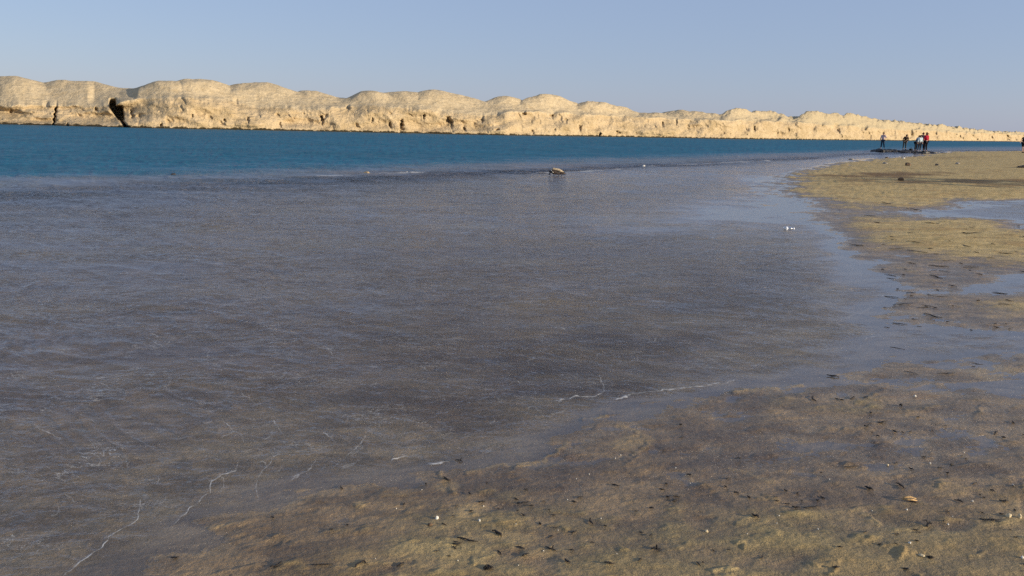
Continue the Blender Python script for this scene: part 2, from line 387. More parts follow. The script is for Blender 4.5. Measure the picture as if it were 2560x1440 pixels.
    frv = m.math('ADD', .02, m.math('MULTIPLY', m.math('POWER', om, 4.6), .95))
    gl = m.n('ShaderNodeBsdfGlossy'); m.set(gl.inputs['Roughness'], m.ramp(dep, .35, 1.3, .06, .22)); m.l(b, gl.inputs['Normal'])
    gl.inputs['Color'].default_value = (.80, .78, .79, 1)
    tr = m.n('ShaderNodeBsdfTransparent')
    tint = m.mix(m.ramp(dep, .0, .35), (.93, .93, .92), (.80, .90, .90)); m.l(tint, tr.inputs[0])
    df = m.n('ShaderNodeBsdfDiffuse')
    body = m.mix(m.ramp(dep, .12, .85), (.15, .135, .125), (.003, .125, .195))
    patch = m.ramp(m.noise(m.mapv(p, (.05, .16, 1)), 1, 5, .65), .35, .65)
    body = m.mix(m.math('MULTIPLY', patch, .5), body, (.004, .085, .125)); m.l(body, df.inputs[0])
    m1 = m.n('ShaderNodeMixShader'); m.l(m.ramp(dep, .06, .24), m1.inputs[0]); m.l(tr.outputs[0], m1.inputs[1]); m.l(df.outputs[0], m1.inputs[2])
    rf = m.math('DIVIDE', frv, m.math('ADD', 1, m.math('MULTIPLY', frv, m.ramp(dep, .25, 1.5, .2, 3.2))))   # choppy water mirrors less at a low angle
    m2 = m.n('ShaderNodeMixShader'); m.l(rf, m2.inputs[0]); m.l(m1.outputs[0], m2.inputs[1]); m.l(gl.outputs[0], m2.inputs[2])
    fo = m.n('ShaderNodeBsdfDiffuse'); fo.inputs[0].default_value = (.78, .76, .70, 1)
    m3 = m.n('ShaderNodeMixShader'); m.l(m.math('MINIMUM', foam, .85), m3.inputs[0]); m.l(m2.outputs[0], m3.inputs[1]); m.l(fo.outputs[0], m3.inputs[2])
    m.l(m3.outputs[0], m.out.inputs[0])
    return m.m

# ------------------------------------------------------------------ ground and water sheets (polar grids round the viewer's spot)
def angles(nf):
    a = np.linspace(math.radians(-39), math.radians(39), nf)      # from +Y, clockwise
    b = np.linspace(math.radians(39), math.radians(321), 70)[1:-1]
    return np.concatenate([a, b])
def polar(nr, nf, rmin, rmax, extra):
    inv = np.linspace(1/rmin, 1/rmax, nr); R = np.concatenate([[.02, .5, 1.0, 1.5, 1.9], 1/inv, extra])
    A = angles(nf)
    return R[:, None]*np.sin(A)[None, :], R[:, None]*np.cos(A)[None, :], len(R), len(A)
gx, gy, nr, nc = polar(800, 780, 2.3, 420, [600, 900, 1500, 2600, 5000])
gx = gx.ravel(); gy = gy.ravel()
gz = bed(gx, gy)
me = grid_mesh('ground', np.stack([gx, gy, gz], -1), nr, nc, True); attr(me, 'height', gz)
def patches(gx, gy, L_):
    _px, _py = topix(gx, np.maximum(gy, .5)); r = np.zeros_like(gx)
    for cx, cy, sx, sy, a in L_:
        q = np.hypot((_px-cx)/sx, (_py-cy)/sy) + fbm(gx*.9, gy*1.3, 4, 405)*.55
        r = np.maximum(r, a*ss(1.2, .3, q))
    return r*(gy > 1)
CHOP = [(1400,850,560,210,1.), (1100,1000,420,110,.8), (1750,700,330,130,.8), (1300,650,700,110,.65), (1250,490,600,60,.75), (700,560,500,60,.35), (600,1150,380,120,.35), (2250,445,220,14,.0)]
_px, _py = topix(gx, np.maximum(gy, .5)); wbm = np.zeros_like(gx)
for cx, cy, sx, sy, a in [(1430,900,420,110,1.), (1150,1010,330,80,.8), (1850,720,280,110,.75), (1500,640,500,80,.5), (1350,500,400,45,.7), (1000,530,700,60,.35), (1830,1010,150,45,.8), (1000,780,300,120,.4), (2250,445,220,14,.0)]:
    q = np.hypot((_px-cx)/sx, (_py-cy)/sy) + fbm(gx*1.3, gy*1.3, 4, 401)*.45
    wbm = np.maximum(wbm, a*ss(1.15, .35, q))
attr(me, 'weed_bed', wbm*(gy > 1))
dm = np.zeros_like(gx)
for cx, cy, sx, sy, a in [(2230,444,190,10,.9), (2440,462,260,6,.8), (2130,456,90,6,.6), (2400,397,120,5,.35), (2500,470,120,5,.5), (1330,1185,360,70,.75), (1760,1130,300,110,.8), (1480,1080,170,45,.7), (1850,1020,130,45,.7), (2050,1240,180,45,.6), (2150,1120,200,50,.5), (1000,1190,150,25,.6), (2300,1300,120,30,.5), (2450,900,90,25,.4)]:  # wet patches, plus thin dark streaks painted as the standing people's shadows
    q = np.hypot((_px-cx)/sx, (_py-cy)/sy) + fbm(gx*.8, gy*.6, 4, 402)*.5
    dm = np.maximum(dm, a*ss(1.1, .3, q))
attr(me, 'damp_shadow', dm*(gy > 1))
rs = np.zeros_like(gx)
for cx, cy, sx, sy, a in [(1165,1290,60,26,.9), (1270,1348,80,15,.7), (900,1262,26,16,.7), (1200,1422,50,14,.9), (1310,1162,90,9,.7), (2500,930,90,30,.6), (1370,1385,60,25,.6), (2090,1428,80,14,.8), (1120,1220,30,18,.5), (1480,1045,30,8,.9), (1580,1110,60,20,.5), (2520,770,90,30,.6), (2440,600,200,50,.5), (1100,1395,90,14,.6), (1600,1030,50,12,.7)]:  # orange sand patches, including a painted sunlit ridge edge
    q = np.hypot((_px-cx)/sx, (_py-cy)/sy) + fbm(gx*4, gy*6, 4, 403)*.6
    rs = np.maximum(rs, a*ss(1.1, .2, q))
for pts, hgt in LIPS[:20]:  # golden tone painted along the main ridges as their sunlit edges
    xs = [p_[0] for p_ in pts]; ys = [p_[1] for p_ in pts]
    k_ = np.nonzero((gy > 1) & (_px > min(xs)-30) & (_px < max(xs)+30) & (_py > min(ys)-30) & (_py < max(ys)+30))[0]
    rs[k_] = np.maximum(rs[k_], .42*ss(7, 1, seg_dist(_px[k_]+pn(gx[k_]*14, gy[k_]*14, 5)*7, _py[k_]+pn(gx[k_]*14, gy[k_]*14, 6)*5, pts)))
attr(me, 'warm_tone', rs*(gy > 1))
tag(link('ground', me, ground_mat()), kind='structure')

FOAM = [(zA([(370,1390),(480,1310),(580,1240),(640,1170),(740,1110),(800,1070),(810,1000),(812,960)]), 1.),
 (zA([(1010,1100),(1050,1060),(1090,1030),(1100,1000),(1150,970),(1200,925)]), 1.), (zA([(1225,900),(1230,850),(1290,815),(1370,780),(1380,750)]), .9),
 (zA([(1495,940),(1495,830),(1530,790),(1570,750),(1580,710),(1620,690)]), .8), (zA([(1700,820),(1790,780),(1840,730),(1850,660),(1865,620)]), .6),
 (zA([(1910,720),(1905,680),(1955,640),(1920,600),(1880,580)]), .7), (zA([(1950,760),(2010,710),(2060,670),(2100,620),(2130,580)]), .6),
 (zA([(2280,730),(2360,710)]), .8), (zA([(2500,747),(2570,740)]), 1.), (zA([(1300,500),(1360,560),(1400,580),(1410,610)]), .6),
 (zA([(1590,500),(1640,560),(1690,590),(1720,640)]), .6), (zA([(230,560),(290,580),(350,605)]), .4), (zA([(550,900),(570,940),(550,980)]), .3),
 (zA([(920,850),(925,800),(950,740)]), .35), (zA([(260,760),(320,800),(360,840)]), .3), (zA([(1190,160),(1215,90)]), .35), (zA([(1340,310),(1450,365),(1530,430),(1600,450)]), .3),
 (zB([(190,766),(290,755)]), 1.), (zB([(470,720),(560,690)]), .5), (zB([(930,395),(1000,385),(1050,370),(1150,372),(1225,345),(1222,300),(1195,250)]), .85),
 (zB([(1290,380),(1400,350),(1500,340),(1650,320),(1780,305),(1920,283)]), .95), (zC([(0,300),(130,285),(180,270)]), .7),
 (zB([(900,475),(980,455),(1020,430)]), .4), (zB([(820,440),(860,470),(850,500)]), .3), (zB([(810,340),(840,390)]), .3),
 ([(2010,840),(2060,820),(2130,790),(2180,770)], .3), ([(2150,865),(2165,845),(2210,840)], .4), ([(1770,1010),(1700,1000)], .2),
 ([(790,441),(900,437),(1060,431)], 1.), ([(1340,432),(1400,432),(1480,428),(1550,423)], 1.2), ([(1620,416),(1750,410),(1925,402)], 1.),
 ([(1925,402),(2000,398)], .15), ([(2060,410),(2130,403),(2180,400)], .9), ([(1880,455),(1935,450)], .8), ([(1890,530),(2030,500)], .0)]
wx, wy, nr2, nc2 = polar(700, 800, 2.3, 420, [600, 900, 1500, 2600, 5000])
wx = wx.ravel(); wy = wy.ravel(); dep = -bed(wx, wy)
fx, fy = topix(wx, np.maximum(wy, .5))
_r = random.Random(21)
for _ in range(210):
    a_ = _r.uniform(0, 1750); b_ = _r.uniform(820, 1400)
    if b_ > 1440-(a_-150)*.34: continue
    prox = max(0, 1-((1440-(a_-150)*.36)-b_)/220)
    ang = .22*(1-prox) - .75*prox + _r.gauss(0, .25); ln = _r.uniform(14, 50); q_ = _r.uniform(-.35, .35)
    P_ = [(a_, b_)]
    for k_ in range(4): P_.append((P_[-1][0]+ln/4*math.cos(ang), P_[-1][1]+ln/4*math.sin(ang))); ang += q_+_r.gauss(0, .3)
    FOAM.append((P_, _r.uniform(.15, .45)))
fd = np.full_like(wx, 30.); foam = np.zeros_like(wx); jx = pn(wx*7, wy*7, 5)*4 + pn(wx*25, wy*25, 8)*2; jy = pn(wx*7, wy*7, 6)*3 + pn(wx*25, wy*25, 9)*2
for pts, a in FOAM:
    if a <= 0: continue
    xs = [p[0] for p in pts]; ys = [p[1] for p in pts]
    k = np.nonzero((fx > min(xs)-25) & (fx < max(xs)+25) & (fy > min(ys)-25) & (fy < max(ys)+25) & (wy > 1))[0]
    farl = ys[0] < 600
    X_ = fx[k]+(0 if farl else jx[k]); Y_ = fy[k]+(0 if farl else jy[k])
    best = np.full(len(k), 1e9); sg = np.ones(len(k))
    for (ax, ay), (bx, by) in zip(pts[:-1], pts[1:]):
        dx, dy = bx-ax, by-ay; t = np.clip(((X_-ax)*dx+(Y_-ay)*dy)/(dx*dx+dy*dy+1e-9), 0, 1)
        d = np.hypot(X_-ax-t*dx, Y_-ay-t*dy); c = np.sign(dx*(Y_-ay)-dy*(X_-ax)); m_ = d < best
        best[m_] = d[m_]; sg[m_] = c[m_]
    brk = ss(-.45, .25, pn(wx[k]*(1 if farl else 5), wy[k]*5, 44))
    st = a*(brk if a < .8 or farl else .45+.55*brk)*ss(9, 5, best); m_ = (best < np.abs(fd[k])) & (st > 0)
    kk = k[m_]; fd[kk] = (best*sg)[m_]; foam[kk] = st[m_]
def waves(x, y, dp):
    wx_ = x + fbm(x*.5, y*.5, 2, 601)*.35; wy_ = y + fbm(x*.5+9, y*.5, 2, 602)*.35
    c = wy_*.86 + wx_*.42 - .035*wx_*wx_; a_ = wx_*.86 - wy_*.42
    def rg(k, al, sd):
        n_ = pn(a_*al, c*k, sd) + .35*pn(a_*al*2.3, c*k*2.1, sd+1)
        return (1-np.minimum(np.abs(n_)*1.9, 1))**2
    r = np.hypot(x, y)
    z = rg(6.5, 2.2, 611)*.0050*ss(11, 5, r) + rg(2.6, .8, 621)*.010*ss(3, 7, r)*ss(26, 14, r) + rg(1.1, .4, 631)*.018*ss(9, 18, r)*ss(.02, .06, dp)
    z = z + pn(x*22, y*26, 641)*.0012*ss(8, 4, r)
    return z*ss(.004, .016, dp)*(.75+.5*fbm(x*.5, y*.8, 3, 651))
CALM = [(1890,535,260,42,1.), (1640,575,260,16,.6), (2130,660,70,90,.9), (1890,448,60,12,.9), (1520,520,120,12,.35)]
cz = patches(wx, wy, CALM)
wz = 2.4*waves(wx, wy, dep)*(1-cz) + foam*np.exp(-(fd/3)**2)*.003*(wy < 12)
me = grid_mesh('water', np.stack([wx, wy, wz], -1), nr2, nc2, True); attr(me, 'depth', dep); attr(me, 'foam', foam); attr(me, 'calm_zone', cz); attr(me, 'chop', patches(wx, wy, CHOP)); attr(me, 'foam_dist', fd)
tag(link('water', me, water_mat()), kind='structure')

# ------------------------------------------------------------------ far cliffs
def cliffs():
    DT = [(-1500,190),(-600,165),(0,155),(400,152),(860,162),(1280,170),(1560,187),(1800,205),(2100,256),(2300,330),(2500,450),(2700,600),(3100,800)]
    # re-read from the waterline so the base sits where the water ends
    WL = [(-1500,275),(0,310),(400,320),(860,329),(1280,338),(1560,342),(1800,346.5),(2100,350),(2300,352),(2500,353.5),(2700,356.5),(3100,365)]
    SIL = [(-1500,185),(-700,196),(-300,186),(0,191),(60,192),(85,203),(110,205),(190,201),(250,213),(290,217),(352,222),(372,213),(385,203),(400,197),(480,198),(530,208),(565,217),(580,212),(600,208),(620,208),(665,213),(740,226),(755,228),(775,223),(800,226),(820,236),(850,238),(880,243),(905,230),(920,224),(990,226),(1020,229),(1040,233),(1065,231),(1095,227),(1120,229),(1180,242),(1210,252),(1240,247),(1260,240),(1280,240),(1308,250),(1330,244),(1355,238),(1390,238),(1410,248),(1430,258),(1450,261),(1480,254),(1505,254),(1525,259),(1560,276),(1600,279),(1640,281),(1700,278),(1765,283),(1810,284),(1830,274),(1845,269),(1870,274),(1880,276),(1900,274),(1930,281),(1960,289),(2005,291),(2025,284),(2050,281),(2080,285),(2100,289),(2120,287),(2140,287),(2160,294),(2230,301),(2310,309),(2400,318),(2470,327),(2560,329),(2800,338),(3100,345)]
    EDG = [(-1500,262),(0,262),(150,265),(285,268),(300,256),(330,249),(420,243),(540,246),(600,256),(640,268),(800,272),(870,268),(930,263),(1000,270),(1080,275),(1200,290),(1300,279),(1400,283),(1560,291),(1700,298),(1850,301),(2000,306),(2200,322),(2400,331),(2560,337),(3100,353)]
    px = np.concatenate([np.linspace(-1500, -60, 120)[:-1], np.linspace(-60, 2640, 1500), np.linspace(2640, 3100, 60)[1:]])
    it = lambda T: np.interp(px, [a for a, b in T], [b for a, b in T])
    wl, sil, edg = it(WL), it(SIL), it(EDG)
    k = np.ones(9)/9; sil = np.convolve(np.pad(sil, 4, 'edge'), k, 'valid')
    k2 = np.ones(21)/21; wl = np.convolve(np.pad(wl, 10, 'edge'), k2, 'valid')
    h = hz(px); D = H*F/np.maximum(wl-h, 2.0)
    edg = edg + fbm(px/34, px*0, 3, 12)*3.5
    sil = sil + fbm(px/20, px*0+3, 2, 15)*.7
    edg = np.maximum(edg, sil+3)
    sils = np.convolve(np.pad(sil, 45, 'edge'), np.ones(91)/91, 'valid')
    NF, NS = 74, 56
    rows = []
    tf = np.linspace(0, 1, NF)
    for t in tf:                                             # the face
        py = wl + (edg-wl)*t
        dd = 3.2*t**1.2
        nx = px*D/165
        rel = fbm(nx/190, t*.8+nx*0, 3, 101)*2.2 + np.abs(fbm(nx/55+t*.6, t*1.3+nx*0, 3, 111))*.32 + fbm(nx/16, t*4+nx*0, 3, 121)*.11 + np.maximum(fbm(nx/22+t*.8, t*2.2+nx*0, 3, 131)-.5, 0)*.8
        led = .30*np.sin(t*9+fbm(nx/90, nx*0, 2, 7)*3)*fbm(nx/60, nx*0+t*2, 2, 17)
        dd = dd + (rel+led)*(.35+.65*ss(0, .25, t+nx*0))*np.clip(D/170, 1, 1.6)
        # clefts and caves
        wpx = fbm(px/7, py/7, 2, 301)*3.2; wpy = fbm(px/9, py/9, 2, 302)*4
        for cx, cy, sx, sy, dp in CAVES:
            q = np.exp(-(np.abs((px+wpx-cx-(py-cy)*.05)/sx)**3 + np.abs((py+wpy-cy)/sy)**3)); dd = dd + dp*.42*q
        # the dark triangular cleft on the left and its crack down to the water
        a = 272 + (py-266)*.72; b = 306 + (py-266)*.12
        tri = ss(-2, 1.5, px-a)*ss(2, -1.5, px-b)*ss(262, 268, py)
        tri = np.where(py > 300, np.exp(-((px-(300+(py-296)*.7))/3.5)**2), tri)
        dd = dd + 7*tri
        crk = np.exp(-((px-(140-(py-270)*.15+np.sin(py*.5)*1.5))/2.2)**2)*ss(262, 275, py); dd = dd + 2.2*crk
        rows.append((py, D+dd))
    d_edge = rows[-1][1]
    BS = it([(-1500,215),(0,210),(150,214),(285,219),(360,223),(565,224),(700,232),(745,232),(860,246),(1040,240),(1215,256),(1310,257),(1450,267),(1560,279),(1650,283),(1800,288),(1960,292),(2100,293),(2200,300),(2310,310),(2400,319),(2470,328),(2560,331),(2800,339),(3100,346)])
    BS = np.minimum(BS, edg-1.5)
    MND = [(-1300,120,120,195,14),(-1000,140,120,190,12),(-700,110,140,193,15),(-420,130,110,188,11),(-200,100,120,194,14),(30,110,62,190,12),(195,75,78,200,16),(300,30,45,216,19),
           (410,48,60,198,9),(480,60,85,199,12),(640,62,85,207,13),(775,30,48,223,17),(920,40,62,223,9),(985,50,75,227,13),(1095,55,85,227,14),(1262,38,42,239,15),(1368,52,58,236,14),
           (1495,42,62,253,12),(1710,48,60,277,15),(1848,30,40,268,14),(1893,20,48,274,17),(2045,32,52,280,15),(2126,20,46,286,17)]
    U = np.concatenate([np.linspace(.25, 16, 62), np.linspace(17, 40, 14)])
    zed = H + (h-rows[-1][0])*d_edge/F
    dE = np.convolve(np.pad(d_edge, 30, 'edge'), np.ones(61)/61, 'valid'); zedS = np.convolve(np.pad(zed, 40, 'edge'), np.ones(81)/81, 'valid')
    BS = np.convolve(np.pad(BS, 20, 'edge'), np.ones(41)/41, 'valid')
    for u in U:
        w_ = float(ss(0, 2.2, u)); d = d_edge*(1-w_) + dE*w_ + u
        zb = H + (h-BS)*(dE+8)/F
        sm = ss(0, 15, u+px*0)
        ze_ = zed*(1-w_)+zedS*w_; z = ze_ + (zb-ze_)*(1-(1-min(u/8, 1))**1.4)
        mz = np.zeros_like(z)
        for cx, wl_, wr_, pk, uo in MND:
            uo = uo*.55
            Dm = np.interp(cx, px, D)+4.4+uo; hc = hz(cx)
            zp = H + (hc-pk)*Dm/F; zc = H + (hc-np.interp(cx, px, BS))*Dm/F
            dx = np.where(px < cx, (px-cx)/wl_, (px-cx)/wr_); wm = (wl_+wr_)/2*Dm/F; dy = (u-uo)/max(wm*.9, 2.4)
            q = np.hypot(dx, dy)
            mz = np.maximum(mz, (zp-zc)*np.exp(-np.abs(q*.80)**2.8*1.3))
        z = z + mz*ss(0, 4, u+px*0)
        X_ = px*D/165
        z = z + (fbm(X_/75, px*0+u*.16, 3, 501)*.26 + fbm(X_/17, px*0+u*.55, 3, 502)*.06 + fbm(X_/120+u*.1, px*0+u*.07, 2, 503)*.4)*ss(0, 3, u+px*0)*np.clip(D/170, .8, 1.5)
        z = np.where(u > 16, z-(u-16)*.16, z)
        rows.append((h-(z-H)*F/d, d))
    V = []
    for py, d in rows:
        e = py-h
        lat = (px-1280)/F
        # ray with unit forward depth along +Y
        X = []
        rx = f_.x + r_.x*(px-1280)/F + u_.x*(720-py)/F
        ry = f_.y + r_.y*(px-1280)/F + u_.y*(720-py)/F
        rz = f_.z + r_.z*(px-1280)/F + u_.z*(720-py)/F
        V.append(np.stack([rx/ry*d, d, H + rz/ry*d], -1))
    base = V[0].copy(); base[:, 2] = -4; base[:, 1] -= .2
    V.insert(0, base)
    last = V[-1]
    for i, (dd, dz) in enumerate([(4, -.3), (12, -1.8), (25, -3.2), (60, -4), (200, -4), (900, -5)]):
        b = last.copy(); s = 1 + dd/b[:, 1]; b[:, 0] *= s; b[:, 1] *= s; b[:, 2] = np.maximum(last[:, 2]-.15*min(dd, 20), 1.2)
        V.append(b)
    V = np.stack(V); me = grid_mesh('cliffs', V.reshape(-1, 3), V.shape[0], V.shape[1])
    vv = np.zeros(V.shape[:2]); 
    n = V.shape[0]; up = np.zeros(n); up[1+NF:] = 1; up[1+NF-8:1+NF] = np.linspace(0, .7, 8)
    vv[:] = up[:, None]; attr(me, 'slope', vv.ravel())
    m = M('cliff_rock'); p = m.pos()
    n1 = m.noise(m.mapv(p, (1, 1, 2.2)), .22, 5, .6); n2 = m.noise(p, 1.3, 5, .65); n3 = m.noise(m.mapv(p, (1, 1, 5)), .5, 5, .6)
    face = m.mix(m.ramp(n1, .35, .65), (.45, .335, .185), (.56, .425, .25))
    face = m.mix(m.math('MULTIPLY', m.ramp(n2, .48, .68), .55), face, (.68, .52, .32))
    face = m.mix(m.math('MULTIPLY', m.ramp(n3, .55, .72), .35), face, (.46, .31, .16))
    top = m.mix(m.ramp(n2, .35, .65), (.48, .375, .225), (.58, .46, .285))
    top = m.mix(m.math('MULTIPLY', m.ramp(n3, .52, .68), .5), top, (.39, .31, .19))
    sxx = m.n('ShaderNodeSeparateXYZ'); m.l(p, sxx.inputs[0])
    top = m.mix(m.ramp(sxx.outputs[0], 10, 90, 0, .4), top, (.34, .29, .175))
    sl_ = m.ramp(m.math('ADD', m.attr('slope'), m.math('MULTIPLY', m.math('ADD', m.math('SUBTRACT', n1, .5), m.math('SUBTRACT', n2, .5)), 1.6)), .15, 1.0)
    c = m.mix(sl_, face, top)
    sx = m.n('ShaderNodeSeparateXYZ'); m.l(p, sx.inputs[0])
    wet = m.ramp(m.math('ADD', sx.outputs[2], m.math('MULTIPLY', m.math('SUBTRACT', n2, .5), .9)), .30, .16)
    c = m.mix(wet, c, (.05, .04, .022))
    kb = m.ramp(m.attr('slope'), .0, 1, .55, .35); b = m.bump(n2, .8, kb); b = m.bump(n3, .6, kb, b); b = m.bump(m.noise(m.mapv(p, (1, 1, .5)), 4, 4, .7), .26, kb, b)
    m.pbr(c, .95, b, .1)
    tag(link('cliffs', me, m.m), kind='structure')
CAVES = [(1003,318,4.5,9,4),(1004,303,3,5,2.5),(1120,299,5,9,3.5),(1128,308,3,8,2.5),(805,296,4,6,3),(806,306,2.5,6,2),(403,313,2.5,5,2.5),
 (1500,336,2.5,5,3.5),(1330,330,4,4,2),(2520,345,5,7.5,9),(1310,283,7,3,2),(1092,271,6,3,2),(870,270,4,4,2.5),(1160,322,4,6,2.5),(1243,325,6,3,2),
 (1060,290,2.5,6,2),(975,312,3,7,2),(930,300,3,6,1.8),(1380,290,5,4,2),(1655,312,3,8,2),(1690,305,2.5,8,2),(1885,322,3,9,2.4),(2000,316,2,9,2),(2096,328,3,5,2.5),
 (2145,330,2.5,5,2.5),(2480,340,2.5,6,6),(2495,343,2,5,5),(1970,325,3,5,2),(1720,320,3,6,1.8),(1545,332,6,3,1.8),(1450,320,3,6,1.8),(620,300,3,7,1.8),(700,310,2.5,6,1.5),(560,300,3,5,1.4),
 (330,285,4,10,2.2),(240,275,3,4,1.6),(170,312,2,5,2),(28,276,3,5,1.6),(480,290,3,5,1.4),(1415,302,3,6,1.8),(1205,300,3,7,1.8),(2210,340,3,4,2),(2300,338,3,4,2)]
cliffs()

# ------------------------------------------------------------------ small makers
def stone_bm(rx, ry, rz, seed, sub=2, rough=.25, flat=.35):
    bm = bmesh.new(); bmesh.ops.create_icosphere(bm, subdivisions=sub, radius=1)
    o = Vector((seed*3.1, seed*1.7, seed*.9))
    for v in bm.verts:
        n = mn.noise(v.co*1.3+o)*rough*1.6 + mn.noise(v.co*3.1+o)*rough*.6
        c = v.co*(1+n)
        v.co = Vector((c.x*rx, c.y*ry, max(c.z, -flat)*rz))
    return bm
def tube_bm(bm, pts, rad, sides=6, flat=1.0):
    rings = []
    for i, p in enumerate(pts):
        p = Vector(p); a = Vector(pts[max(i-1, 0)]); b = Vector(pts[min(i+1, len(pts)-1)])
        t = (b-a).normalized(); up = Vector((0, 0, 1)) if abs(t.z) < .9 else Vector((1, 0, 0))
        s = t.cross(up).normalized(); n = s.cross(t).normalized()
        r = rad[i] if isinstance(rad, (list, tuple)) else rad
        rings.append([bm.verts.new(p + s*math.cos(2*math.pi*k/sides)*r + n*math.sin(2*math.pi*k/sides)*r*flat) for k in range(sides)])
    for a, b in zip(rings[:-1], rings[1:]):
        for k in range(sides): bm.faces.new((a[k], a[(k+1) % sides], b[(k+1) % sides], b[k]))
    bm.faces.new(rings[0][::-1]); bm.faces.new(rings[-1])
    return bm
MW = simple('dark_weed', (.020, .014, .008), .6, .5, 60)
MP = simple('pale_pebble', (.70, .66, .56), .7, .15, 40)
MPB = simple('tan_stone', (.40, .29, .15), .85, .3, 12, .01)
MG = simple('grey_stone', (.30, .26, .20), .85, .3, 12, .01)
MD = simple('dark_rock', (.035, .032, .030), .7, .5, 8, .02)
MBR = simple('brown_stone', (.16, .10, .055), .85, .35, 12, .01)
MWOOD = simple('weathered_wood', (.42, .33, .21), .85, .35, 12, .01)
MWD = simple('wet_wood', (.035, .022, .015), .6, .4, 14, .01)

# rocks standing on the bar and beach: name, px, py (contact), width px, height px, material, label, category
ROCKS = [
 ('rock', 433, 437, 19, 8, MD, 'dark humped rock alone in the water at the far left edge of the shallows', .3),
 ('rock', 916, 433, 22, 8, MPB, 'yellowish tan rock standing in the shallows beside the left foam line', .2),
 ('rock', 1017, 431, 8, 5, MP, 'small whitish stone in the water just right of the yellowish tan rock', .2),
 ('rock', 1609, 415, 10, 5, MP, 'small bright white stone in the water where the right foam line starts', .2),
 ('rock', 2128, 399, 14, 4, MG, 'pale flat stone at the water edge left of the beach tip', .2),
 ('rock', 2217, 396, 9, 4, MBR, 'small dark brown stone in the shallows in front of the standing people', .2),
 ('rock', 2259, 398, 9, 4, MP, 'small whitish stone on the sand edge in front of the bending person', .2),
 ('rock', 2212, 413, 16, 5, MG, 'low grey tan stone on the sand near the pale streak', .2),
 ('rock', 2269, 419, 14, 8, MBR, 'brown stone with a sunlit right side on the middle of the far beach', .3),
 ('rock', 2341, 420, 10, 5, MD, 'small black stone alone on the far beach', .3),
 ('rock', 2393, 417, 13, 5, MG, 'pale rounded stone furthest right on the far beach', .2),
 ('rock', 2251, 458, 14, 9, MBR, 'reddish brown stone lying beside the long thin shadows', .3),
 ('rock', 2281, 376, 9, 6, MD, None, .3),
]
i = 0
for nm, px, py, wpx, hpx, mat, lab, rg in ROCKS:
    i += 1
    g = gp(px, py); d = g.y; wd = wpx*d/F; hh = hpx*d/F
    if lab is None: continue
    z = bz(g.x, g.y)
    bm = stone_bm(wd/2, wd/2*.8, hh*.8, i*2.3, 2, rg)
    o = from_bm(nm, bm, mat, smooth=False); o.location = (g.x, g.y, max(z, -.03) + hh*.12); o.rotation_euler = (0, 0, i)
    tag(o, lab, 'rock')

# dark rock shelf the people stand on
def rock_shelf():
    a = gp(2185, 380); b = gp(2345, 383)
    root = empty('rock_shelf', ((a.x+b.x)/2, (a.y+b.y)/2, 0)); tag(root, 'low dark jagged rock shelf in the water under the group of people', 'rock')
    rnd = random.Random(3)
    for k in range(17):
        t = (k+.5)/17; x = a.x + (b.x-a.x)*t; y = a.y + (b.y-a.y)*t + rnd.uniform(-.4, .4)
        h = .34*(1-.55*t)*rnd.uniform(.8, 1.15)
        bm = stone_bm(rnd.uniform(.35, .6), rnd.uniform(.8, 1.5), h, k*1.9+5, 3, .35, .5)
        o = from_bm('stone', bm, MD if t < .55 or k % 3 else MG, root, False); o.location = (x-root.location.x, y-root.location.y, -.02)
rock_shelf()
# weed covered heap at the right edge
def heap():
    a = gp(2522, 427); b = gp(2620, 432)
    root = empty('weed_heap', (b.x, b.y, bz(b.x, b.y))); tag(root, 'dark heap of rock and dried weed on the beach at the right edge', 'heap')
    rnd = random.Random(5)
    for k in range(11):
        t = k/10; x = a.x + (b.x-a.x)*t
        bm = stone_bm(rnd.uniform(.13, .24)*(1+.7*t), .35, .07+.14*math.sin(min(1, t*1.6)*1.5), k*1.3+40, 2, .45, .4)
        o = from_bm('stone', bm, MD if k % 3 else MBR, root, False); o.location = (x-b.x, rnd.uniform(-.2, .2), .01)
    bm = bmesh.new()
    for k in range(60):
        t = rnd.random(); x = (a.x-b.x)*(1-t) - .1; y = rnd.uniform(-.35, .2); q = rnd.uniform(-1, 1)
        tube_bm(bm, [(x, y, .02+.1*t), (x-.12, y+q*.05, .04+.08*t), (x-.28, y+q*.1, .01)], .012, 3)
    from_bm('dried_weed', bm, MBR, root)
heap()
